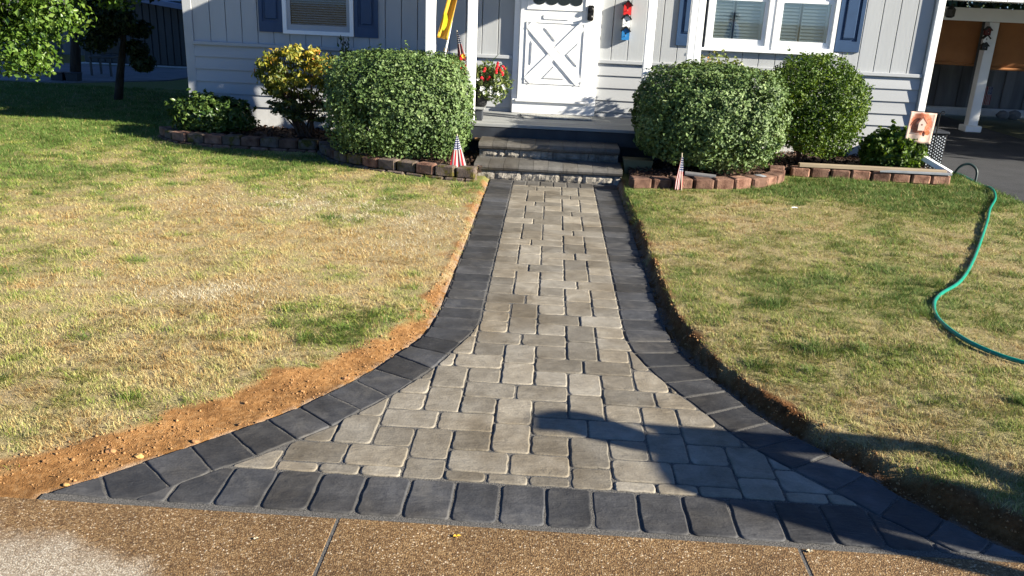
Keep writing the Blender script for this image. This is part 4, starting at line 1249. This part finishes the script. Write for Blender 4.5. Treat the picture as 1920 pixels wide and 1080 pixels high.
cp = thing("carport", "white carport with a battened gable and gray-white posts", "carport", (6.2, 13, 0))
MB().box(4.62, 9.4, 10.55, 17, 2.06, 2.14).build("carport_roof", M_WHITE, cp)
for k in range(26):
    x0 = 4.64 + k * .185
    MB().box(x0 + .004, x0 + .181, 10.50, 10.54, 1.885, 2.6, .003).build("gable_board", M_WHITE, cp)
for yj in (11.2, 11.9, 12.6, 13.3):
    MB().box(4.62, 9.3, yj, yj + .05, 1.93, 2.058).build("joist", M_WHITE, cp)
MB().box(4.7, 9.3, 13.74, 13.86, 1.66, 1.85, .004).build("beam", M_WHITE, cp)
for x0 in (6.60, 9.1):
    MB().box(x0, x0 + .15, 13.72, 13.87, .10, 1.655, .006).build("post", M_WHITE, cp)
    MB().box(x0 - .05, x0 + .20, 13.67, 13.92, 0.004, .10, .01).build("post_foot", M_WHITE, cp)
for x0, x1, lab, zb in ((5.72, 6.60, "brown roll-down shade hanging left of the carport post", 1.02), (6.77, 9.05, "brown roll-down shade hanging right of the carport post", .97)):
    t = thing("roll_shade", lab, "shade", ((x0 + x1) / 2, 13.95, zb))
    cloth(lambda u, v, a=x0, b=x1, z=zb: (a + (b - a) * u, 13.96 + .015 * math.sin(u * 5 + v), z + (1.72 - z) * v + .02 * math.sin(u * 6) * (1 - v)), 16, 10, M_BLIND, t)
    MB().tube([(x0, 13.96, zb), (x1, 13.96, zb - .01)], .022, 8).build("bottom_roll", M_BLIND, t)
ln = thing("lantern", "dark lantern hanging under the carport roof", "lantern", (5.45, 12.5, 1.68))
MB().tube([(5.45, 12.5, 1.69), (5.45, 12.5, 1.71), (5.45, 12.5, 1.80), (5.45, 12.5, 1.85)], [.03, .06, .065, .02], 6).build("lantern_body", M_IRON, ln)
MB().tube([(5.45, 12.5, 1.85), (5.45, 12.5, 2.05)], .006, 5).build("hook", M_IRON, ln)
birdhouses((6.565, 13.70, 1.58), .085, (.115, .105, .105), (M_DKRED, M_WHITE, M_BLACK), .06, M_IRON, "three little birdhouses with dark roofs strung on the carport post")
fn = thing("wooden_fence", "gray board fence behind the carport", "fence", (8, 17, 0))
for k in range(34):
    x0 = 4.5 + k * .21
    MB().box(x0 - (.02 if k % 2 else 0), x0 + (.23 if k % 2 else .185), 17.0 + (.03 if k % 2 else 0), 17.02 + (.03 if k % 2 else 0), .02, 1.75 + random.uniform(-.02, .02)).build("board", M_FENCE, fn)
for z in (.5, 1.3): MB().box(4.5, 11.6, 17.06, 17.10, z, z + .09).build("rail", M_FENCE, fn)
MB().box(5.2, 11.5, 16.6, 16.72, -.05, .10, .02).build("kerb", M_FOUND, None, "pale concrete kerb at the foot of the back fence", "kerb")
t = thing("flag", "faded striped flag hanging behind the carport post", "flag", (7.43, 15, .3))
cloth(lambda u, v: (7.36 + .14 * v, 15.0 + .01 * math.sin(v * 9), .62 - .31 * u), 10, 14, M_FLAG, t)
MB().tube([(7.35, 15.0, .0), (7.35, 15.0, .66)], .008, 6).build("stick", M_POLE, t)
for (x, y, s, lab) in ((8.28, 16.0, .10, "left gray stone block in the shade by the fence"), (8.5, 16.05, .11, "right gray stone block in the shade by the fence")):
    MB().ball((x, y, .06), s, 2, (1.2, .8, .8), .08).build("rock", M_FENCE, None, lab, "rock")

# ---------------------------------------------------------------- trees and the shaded yard on the left
def tree(name, label, base, h, c, r, n, size, mat, trunk_r, seed, clumps=26, group=None, limbs=7):
    t = thing(name, label, "tree", base, group)
    b = Vector(base); top = Vector((c[0], c[1], c[2] + r[2] * .3))
    m_ = b.lerp(top, .45) + Vector((.08, .05, 0))
    tr = MB().tube([b + Vector((0, 0, -.1)), b.lerp(m_, .5), m_, top], [trunk_r * 1.25, trunk_r, trunk_r * .8, trunk_r * .3], 10).smooth()
    tr.build("trunk", M_BARK, t)
    rng = random.Random(seed)
    PP, NN = [], []
    for k in range(clumps):
        while True:
            d = Vector((rng.uniform(-1, 1), rng.uniform(-1, 1), rng.uniform(-1, 1)))
            if .35 < d.length < 1: break
        cc = Vector((c[0] + d.x * r[0] * .85, c[1] + d.y * r[1] * .85, c[2] + d.z * r[2] * .85))
        if k < limbs:
            s_ = m_.lerp(top, rng.uniform(0, .7))
            MB().tube([s_, s_.lerp(cc, .5) + Vector((0, 0, .1)), cc], [trunk_r * .4, trunk_r * .25, trunk_r * .08], 6).smooth().build("limb", M_BARK, t)
        rr = min(r) * rng.uniform(.28, .5)
        nn = n // clumps
        dd = RNG.normal(0, 1, (nn, 3)); dd /= np.linalg.norm(dd, axis=1)[:, None]
        PP.append(np.array(cc) + dd * (rr * RNG.uniform(.35, 1.0, (nn, 1))) * np.array([1.15, 1.15, .8])); NN.append(dd + np.array([0, 0, .5]))
    leaves("crown", np.concatenate(PP), np.concatenate(NN), size, mat, t, .6, .5, .6)
    return t
tree("broadleaf_tree", "sunlit bright green tree reaching in at the upper left", (-7.9, 10.2, 0), 3.6, (-6.55, 10.40, 2.0), (1.62, .95, 1.52), 24000, .068, LM["tree_leaf"], .10, 3, 34)
tree("evergreen_tree", "dark shaded tree with a thin trunk left of the house", (-6.42, 12.44, 0), 4, (-6.28, 12.55, 1.5), (.62, .5, 1.35), 15000, .075, LM["dark_leaf"], .055, 4, 26)
tree("broadleaf_tree", "shaded dark tree standing in a planter at the far left", (-8.25, 14.6, 0), 4, (-8.25, 14.9, 2.3), (1.4, 1.0, 1.5), 9000, .10, LM["dark_leaf"], .08, 5, 26)
for i, (x, y, rx, hz_, lab) in enumerate(((-15.5, 21, 3.2, 3.2, "dense dark tree at the far left edge behind the yard"), (-11.2, 22, 2.6, 2.6, "dark tree mass behind the shaded patio"), (-6.4, 23, 2.6, 3.0, "bright green tree above the shed roof"),
                                            (-2, 25, 3, 3.0, "green tree hidden behind the house"), (8.5, 21, 2.4, 2.4, "dark tree behind the board fence"), (12.5, 19, 2.2, 2.4, "dark green tree at the right end of the fence"))):
    if i == 3: continue
    tree("broadleaf_tree", lab, (x, y, 0), 5, (x, y, hz_ * .85), (rx, 1.6, hz_), 9000, .17, LM["tree_leaf"] if i == 2 else LM["dark_leaf"], .14, 30 + i, 30, "trees behind the yards")
# trees on the sunny side, outside the frame, whose shade falls on the side drive
tree("broadleaf_tree", "tall green tree beside the side driveway shading the asphalt", (15.1, 5.4, 0), 5, (15.1, 5.4, 3.3), (1.1, 1.1, .95), 8000, .13, LM["tree_leaf"], .12, 55, 30)
tree("broadleaf_tree", "tall tree on the sunny side right of the carport", (13.6, 10.2, 0), 6, (13.6, 10.2, 3.4), (2.0, 1.7, 2.6), 16000, .19, LM["tree_leaf"], .15, 56, 34)
tree("broadleaf_tree", "broad tree beyond the carport on the sunny side", (13.8, 13.8, 0), 6, (13.8, 13.6, 2.9), (2.0, 2.2, 2.9), 18000, .19, LM["tree_leaf"], .15, 57, 34)
tree("broadleaf_tree", "third tree in the row on the sunny side of the fence", (13.4, 17.2, 0), 6, (13.4, 17.2, 2.7), (1.9, 1.9, 2.7), 16000, .19, LM["tree_leaf"], .15, 58, 34)
MB().prism([(.80, .02), (1.04, .02), (1.07, .20), (.77, .20)], 'y', 8.45, 8.64).build("storage_tub", M_TUB, None, "olive brown tub in the shade beside the right end of the steps", "tub")
sh = thing("shed", "dark metal shed with a pale blue roof edge behind the yard", "shed", (-8.6, 18.6, 0))
for k in range(16):
    x0 = -9.9 + k * .15
    MB().box(x0 + .004, x0 + .146, 18.0, 18.03, .06, 1.35, .012).build("panel", M_SHED, sh)
MB().box(-9.9, -7.5, 18.04, 20.2, .02, 1.36).build("shed_body", M_SHED, sh)
MB().prism([(-10.1, 1.62), (-10.1, 1.52), (-7.35, 1.17), (-7.35, 1.27)], 'y', 17.8, 20.4).build("roof", M_SHEDROOF, sh)
MB().box(-9.95, -7.5, 17.92, 18.2, -.02, .05, .01).build("sill", M_FOUND, sh)
M_PATIO = plain("patio_concrete", (.19, .19, .20), .15, 3, .9, .3, 60)
MB().prism([(-14, 13.4), (-8.2, 14.2), (-6.9, 15.3), (-6.6, 17.6), (-14, 17.6)], 'z', -.05, .045).build("patio", M_PATIO, kind="structure", label="gray patio slab in the shade at the far left")
for x, lab in ((-8.42, "left dark square planter below the far shaded tree"), (-8.16, "right dark square planter below the far shaded tree")):
    t = thing("planter_box", lab, "planter", (x, 14.45, 0))
    b_ = MB().prism([(x - .09, 0), (x + .09, 0), (x + .11, .17), (x - .11, .17)], 'y', 14.35, 14.5).build("tub", M_SLATE, t)
    MB().box(x - .118, x + .118, 14.34, 14.51, .170, .188, .004).build("rim", M_SLATE, t)
fb = thing("wooden_fence", "dark board fence closing the far left yard", "fence", (-13, 20, 0))
for k in range(40):
    MB().box(-20 + k * .25, -19.76 + k * .25, 20.0, 20.03, 0, 1.7 + random.uniform(-.02, .02)).build("board", M_FENCE, fb)
ch = thing("patio_chair", "dim patio chair on the shaded slab", "chair", (-8.2, 15.6, .045))
MB().box(-8.40, -8.0, 15.4, 15.8, .36, .40, .01).build("seat", M_SHED, ch)
MB().box(-8.40, -8.0, 15.78, 15.82, .42, .80, .01).build("backrest", M_SHED, ch)
for dx in (-.18, .18):
    for dy in (-.17, .17):
        MB().box(-8.2 + dx - .015, -8.2 + dx + .015, 15.6 + dy - .015, 15.6 + dy + .015, .046, .36).build("leg", M_SHED, ch)

# ---------------------------------------------------------------- grass
def m_grass():
    t = NT("grass_blade")
    h = t.attr("hue").outputs["Fac"]; v = t.attr("val").outputs["Fac"]
    col = t.ramp(h, [(0, (.74, .68, .52)), (.06, (.66, .58, .38)), (.12, (.42, .25, .085)), (.22, (.55, .425, .19)), (.36, (.59, .515, .24)), (.50, (.42, .41, .125)), (.66, (.28, .325, .060)), (.86, (.20, .275, .045)), (1, (.135, .215, .045))])
    cc = t.new("ShaderNodeCombineXYZ")
    for i in range(3): t.link(v, cc.inputs[i])
    col = t.mix(1.0, col, cc.outputs[0], 'MULTIPLY')
    t.color(col); t.rough(.6); t.spec(.25)
    tr = t.new("ShaderNodeBsdfTranslucent"); t.link(col, tr.inputs[0])
    mx = t.new("ShaderNodeMixShader"); mx.inputs[0].default_value = .3
    t.link(t.b.outputs[0], mx.inputs[1]); t.link(tr.outputs[0], mx.inputs[2]); t.link(mx.outputs[0], t.out.inputs[0])
    return t.m
M_GRASS = m_grass()
def grow(name, label, xr, yr, ntuft, per, seed):
    """mown turf: tufts of bent blades, denser where the viewer stands"""
    x = RNG.uniform(*xr, ntuft); y = yr[0] + (yr[1] - yr[0]) * RNG.uniform(0, 1, ntuft)
    d = np.hypot(x, y)
    keep = RNG.uniform(0, 1, ntuft) < np.clip((3.1 / d) ** 1.45, .06, 1)
    m_ = grassmask(x, y)
    keep &= (m_ > 0) & (y < bedfront(x) - .05) & (y > 2.46)
    keep &= RNG.uniform(0, 1, ntuft) < np.clip(np.where(x > 0, .85, .40) + m_ / .25, 0, 1)
    keep &= RNG.uniform(0, 1, ntuft) < .45 + .75 * fbm(x * 11, y * 11, seed + 2, 2)
    x, y, d = x[keep], y[keep], d[keep]
    cs = .30
    ci, cj = np.floor(x / cs), np.floor(y / cs)
    cxx = (ci + .25 + .5 * _hash(ci, cj, seed + 31)) * cs; cyy = (cj + .25 + .5 * _hash(ci, cj, seed + 32)) * cs
    on = _hash(ci, cj, seed + 33) < .40
    cr = .035 + .07 * _hash(ci, cj, seed + 34)
    cd = np.hypot(x - cxx, (y - cyy) * 1.15) + RNG.normal(0, .018, len(x))
    clump = np.where(on, np.clip(1 - (cd / cr) ** 2, 0, 1), 0)
    pale = np.where(_hash(ci, cj, seed + 35) < .16, np.clip(1 - (cd / (cr * 1.3)) ** 2, 0, 1), 0) * (clump == 0)
    g = greenness(x, y) + RNG.normal(0, .05, len(x)) + clump * .24 - pale * .16
    clump = np.repeat(clump, per)
    n = len(x) * per
    x, y, d, g = (np.repeat(a, per) for a in (x, y, d, g))
    k = np.clip(d / 5.0, .75, 2.2)
    cl = (fbm(x * 16, y * 16, seed + 5, 2) - .5)
    rx, ry = x + RNG.normal(0, .014, n) * k, y + RNG.normal(0, .014, n) * k
    # keep blades off the walk
    z = terrain_z(rx, ry) - .004
    ang = RNG.uniform(0, 2 * np.pi, n) * .75 + fbm(x * 5, y * 5, seed + 9, 2) * 9
    tall = np.clip(g * 1.2, .62, 1.3)
    hgt = RNG.uniform(.018, .040, n) * (tall + cl * .9)
    hgt = np.clip(hgt * (1 + .75 * clump), .010, .07)
    lean = RNG.uniform(.35, 1.5, n) * hgt
    wd = RNG.uniform(.0009, .0019, n) * k
    dx, dy = np.cos(ang), np.sin(ang)
    px, py = -dy, dx
    A = np.stack([rx - px * wd, ry - py * wd, z], 1); B = np.stack([rx + px * wd, ry + py * wd, z], 1)
    C = np.stack([rx + dx * lean * .45 + px * wd * .8, ry + dy * lean * .45 + py * wd * .8, z + hgt * .72], 1)
    D = np.stack([rx + dx * lean * .45 - px * wd * .8, ry + dy * lean * .45 - py * wd * .8, z + hgt * .72], 1)
    T = np.stack([rx + dx * lean * 1.1, ry + dy * lean * 1.1, z + hgt * RNG.uniform(.75, 1.05, n)], 1)
    near = d < 4.6
    hue = np.clip((g - .43) * 2.0 + np.where(rx > 0, .42, .46) + RNG.normal(0, .11, n), .14, 1)
    dead = RNG.uniform(0, 1, n) < np.where(rx > 0, .50, .42) * (1.15 - hue)
    hue = np.where(dead, RNG.uniform(.11, .42, n), hue)
    bl = np.exp(-(((rx + 1.95) / .42) ** 2 + ((ry - 4.45) / .20) ** 2)) + np.exp(-(((rx + 1.55 + .35 * (ry - 6.5)) / .95) ** 2 + ((ry - 6.6) / .40) ** 2)) + .8 * np.exp(-(((rx + .98) / .30) ** 2 + ((ry - 5.9) / .5) ** 2))
    bl = np.where(rx < 0, bl, 0) * np.clip(fbm(rx * 6, ry * 6, 91, 3) * 2.6 - .75, 0, 1)
    hue = np.where(RNG.uniform(0, 1, n) < bl * .85, RNG.uniform(0, .05, n), hue)
    val = RNG.uniform(.62, 1.18, n) * np.where(rx > 0, .84, 1.0)
    nn, nf = int(near.sum()), int((~near).sum())
    Vn = np.stack([q[near] for q in (A, B, C, D, T)], 1).reshape(-1, 3)
    w2 = 1.25
    mid = (A + B) / 2
    Vf = np.stack([(mid + (A - mid) * w2)[~near], (mid + (B - mid) * w2)[~near], T[~near]], 1).reshape(-1, 3)
    i = np.arange(nn)[:, None] * 5
    j = np.arange(nf)[:, None] * 3 + nn * 5
    loops = np.concatenate([np.concatenate([i, i + 1, i + 2, i + 3, i + 3, i + 2, i + 4], 1).ravel(), np.concatenate([j, j + 1, j + 2], 1).ravel()])
    counts = np.concatenate([np.tile([4, 3], nn), np.full(nf, 3)])
    att = lambda q: np.concatenate([np.repeat(q[near], 5), np.repeat(q[~near], 3)])
    o = npmesh(name, np.concatenate([Vn, Vf]), loops, counts, M_GRASS, None, vcol={"hue": att(hue), "val": att(val)})
    setprops(o, label, "grass", kind="stuff")
    return n
nl = grow("grass", "sparse sunburnt grass on the lawn left of the walk", (-9.5, -.55), (2.44, 14.0), 460000, 9, 100)
nr_ = grow("grass", "golden green grass on the lawn right of the walk", (.70, 4.49), (2.44, 9.5), 116000, 10, 200)
scene["grass_blades"] = nl + nr_

# soil crumbs, stones, fallen leaves
def crumbs(name, label, n, curve_o, curve_g, sgn, mat):
    y = RNG.uniform(2.46, 7.6, n * 3); o_, g_ = xi(curve_o, y), xi(curve_g, y)
    y_keep = RNG.uniform(0, 1, len(y)) < np.clip(2.9 / y, 0, 1) ** 1.6; y, o_, g_ = y[y_keep][:n], o_[y_keep][:n], g_[y_keep][:n]
    u = RNG.uniform(.06, 1.15, len(y)); x = o_ + (g_ - o_) * u
    s = RNG.gamma(1.2, .0013, len(y)) + .0008
    z = terrain_z(x, y) + s * .35
    base_v = np.array([(1, 0, -.3), (-.5, .87, -.3), (-.5, -.87, -.3), (.3, .5, .75), (.4, -.55, .6), (-.65, .05, .7)])
    faces = np.array([(0, 1, 3), (0, 3, 4), (0, 4, 2), (1, 5, 3), (1, 2, 5), (2, 4, 5), (3, 5, 4), (0, 2, 1)])
    m = len(y)
    a = RNG.uniform(0, 6.28, m)
    bv = np.tile(base_v, (m, 1, 1)) * RNG.uniform(.65, 1.35, (m, 6, 3)) * s[:, None, None]
    ca, sa = np.cos(a)[:, None], np.sin(a)[:, None]
    V = np.stack([bv[:, :, 0] * ca - bv[:, :, 1] * sa + x[:, None], bv[:, :, 0] * sa + bv[:, :, 1] * ca + y[:, None], bv[:, :, 2] + z[:, None]], -1).reshape(-1, 3)
    L = (np.arange(m)[:, None, None] * 6 + faces[None]).reshape(-1)
    o = npmesh(name, V, L, np.full(m * 8, 3), mat)
    setprops(o, label, "soil", kind="stuff")
M_CLOD = plain("clod", (.22, .105, .036), .4, 30, .95, .4, 90, c2=(.31, .17, .07))
crumbs("soil_crumbs", "loose orange soil crumbs along the left side of the walk", 4200, L_OUT, L_GR, -1, M_CLOD)
crumbs("soil_crumbs", "loose soil crumbs along the right side of the walk", 2600, R_OUT, R_GR, 1, M_CLOD)
M_PEB = plain("ochre_stone", (.46, .26, .09), .2, 20, .8, .3, 60); M_PEB2 = plain("tan_stone", (.33, .17, .07), .2, 20, .85, .3, 60)
for (x, y, s, m_, lab) in ((-1.455, 2.695, .014, M_PEB, "ochre stone lying in the soil near the charcoal corner"), (-1.56, 2.70, .016, M_PEB2, "tan half-buried stone left of the ochre one"),
                           (-1.30, 2.835, .013, M_PEB2, "brown stone on the soil against the border joint"), (-1.615, 2.49, .009, M_PEB, "tiny ochre stone by the left tip of the border"),
                           (-.86, 3.475, .013, M_PEB2, "small brown stone on soil beside the curving border")):
    z = float(terrain_z(np.array([x]), np.array([y]))[0])
    MB().ball((x, y, z + s * .4), s, 2, (1.25, .9, .62), .22).build("stone", m_, None, lab, "stone")
M_LEAFY = plain("yellow_leaf", (.60, .36, .03), .2, 40, .7, .1, 60); M_LEAFB = plain("pale_leaf", (.50, .42, .28), .2, 40, .8, .1, 60)
def fallen(x, y, z, s, a, mat, lab):
    pts = []
    for k in range(8):
        u = 2 * math.pi * k / 8; rr = s * (1 if k % 2 == 0 else .72) * (1.25 if k == 0 else 1)
        pts.append((x + math.cos(u + a) * rr, y + math.sin(u + a) * rr * .7, z + .003 + .004 * (k % 2)))
    MB().add([(x, y, z + .002)] + pts + [(x, y, z + .0005)], [(0, 1 + k, 1 + (k + 1) % 8) for k in range(8)] + [(9, 1 + (k + 1) % 8, 1 + k) for k in range(8)]).build("fallen_leaf", mat, None, lab, "leaf")
fallen(-.225, 2.332, -.003, .013, .4, M_LEAFY, "small yellow leaf on the concrete below the front border")
fallen(.93, 2.375, -.003, .012, 1.4, M_LEAFB, "pale leaf at the right concrete joint")
fallen(-.86, 2.25, -.003, .010, 2.4, M_LEAFB, "pale leaf on the concrete left of the joint")
fallen(2.14, 7.15, .085, .035, .8, M_WHITE, "white scrap of paper on the right lawn near the edging")

# ---------------------------------------------------------------- onlooker to the right (throws the shadow across the walk)
def person():
    bx, by = 3.62, 1.87
    t = thing("person", "person in blue shirt and jeans standing right of the walk, hand on hip", "person", (bx, by, 0))
    me = bpy.data.meshes.new("body")
    # facing the walk (-X); shoulders along Y
    J = {'pel': (0, 0, .88, .18), 'wst': (0, 0, 1.02, .175), 'che': (0, 0, 1.25, .19), 'nek': (0, .03, 1.41, .07), 'hd0': (-.01, .06, 1.46, .09), 'hd1': (-.015, .09, 1.52, .11), 'hd2': (-.005, .10, 1.58, .08),
         'shl': (0, -.20, 1.36, .09), 'ell': (.02, -.27, 1.08, .058), 'wrl': (-.04, -.26, .84, .042), 'hal': (-.05, -.26, .76, .045),
         'shr': (0, .20, 1.36, .085), 'elr': (.03, .45, 1.0, .056), 'wrr': (-.03, .27, .86, .042), 'har': (-.05, .19, .86, .045),
         'hpl': (0, -.10, .84, .095), 'knl': (-.02, -.12, .47, .065), 'anl': (0, -.13, .09, .045), 'tol': (-.15, -.14, .045, .04),
         'hpr': (0, .10, .84, .095), 'knr': (-.02, .12, .47, .065), 'anr': (0, .13, .09, .045), 'tor': (-.15, .14, .045, .04)}
    E = ['pel-wst', 'wst-che', 'che-nek', 'nek-hd0', 'hd0-hd1', 'hd1-hd2', 'che-shl', 'shl-ell', 'ell-wrl', 'wrl-hal', 'che-shr', 'shr-elr', 'elr-wrr', 'wrr-har', 'pel-hpl', 'hpl-knl', 'knl-anl', 'anl-tol', 'pel-hpr', 'hpr-knr', 'knr-anr', 'anr-tor']
    names = list(J)
    me.from_pydata([J[n][:3] for n in names], [(names.index(a), names.index(b)) for a, b in (e.split('-') for e in E)], [])
    o = bpy.data.objects.new("body", me); COL.objects.link(o); o.parent = t
    sk = o.modifiers.new("skin", 'SKIN'); sk.use_smooth_shade = True
    for i, n in enumerate(names):
        sv = me.skin_vertices[0].data[i]; r = J[n][3]; sv.radius = (r, r); sv.use_root = (n == 'pel')
    o.modifiers.new("sub", 'SUBSURF').levels = 2
    o.modifiers["sub"].render_levels = 2
    tt = NT("clothed_body")
    tc = tt.new("ShaderNodeTexCoord"); s = tt.new("ShaderNodeSeparateXYZ"); tt.link(tc.outputs["Object"], s.inputs[0])
    k = tt.math('MULTIPLY', s.outputs[2], .5)
    r_ = tt.ramp(k, [(0, (.05, .04, .03)), (.045, (.03, .05, .10)), (.46, (.05, .11, .26)), (.715, (.45, .27, .19))])
    tt.n[-1].color_ramp.interpolation = 'CONSTANT'
    tt.color(r_); tt.rough(.8)
    me.materials.append(tt.m)
    # cap as hair cover
    hr = MB().ball((bx + .01, by + .10, 1.555), .11, 2, (1.05, .9, .75)); hr.smooth().build("cap", M_NAVY, t)
    MB().box(bx - .21, bx - .07, by + .02, by + .17, 1.545, 1.560, .004).build("cap_brim", M_NAVY, t)
person()
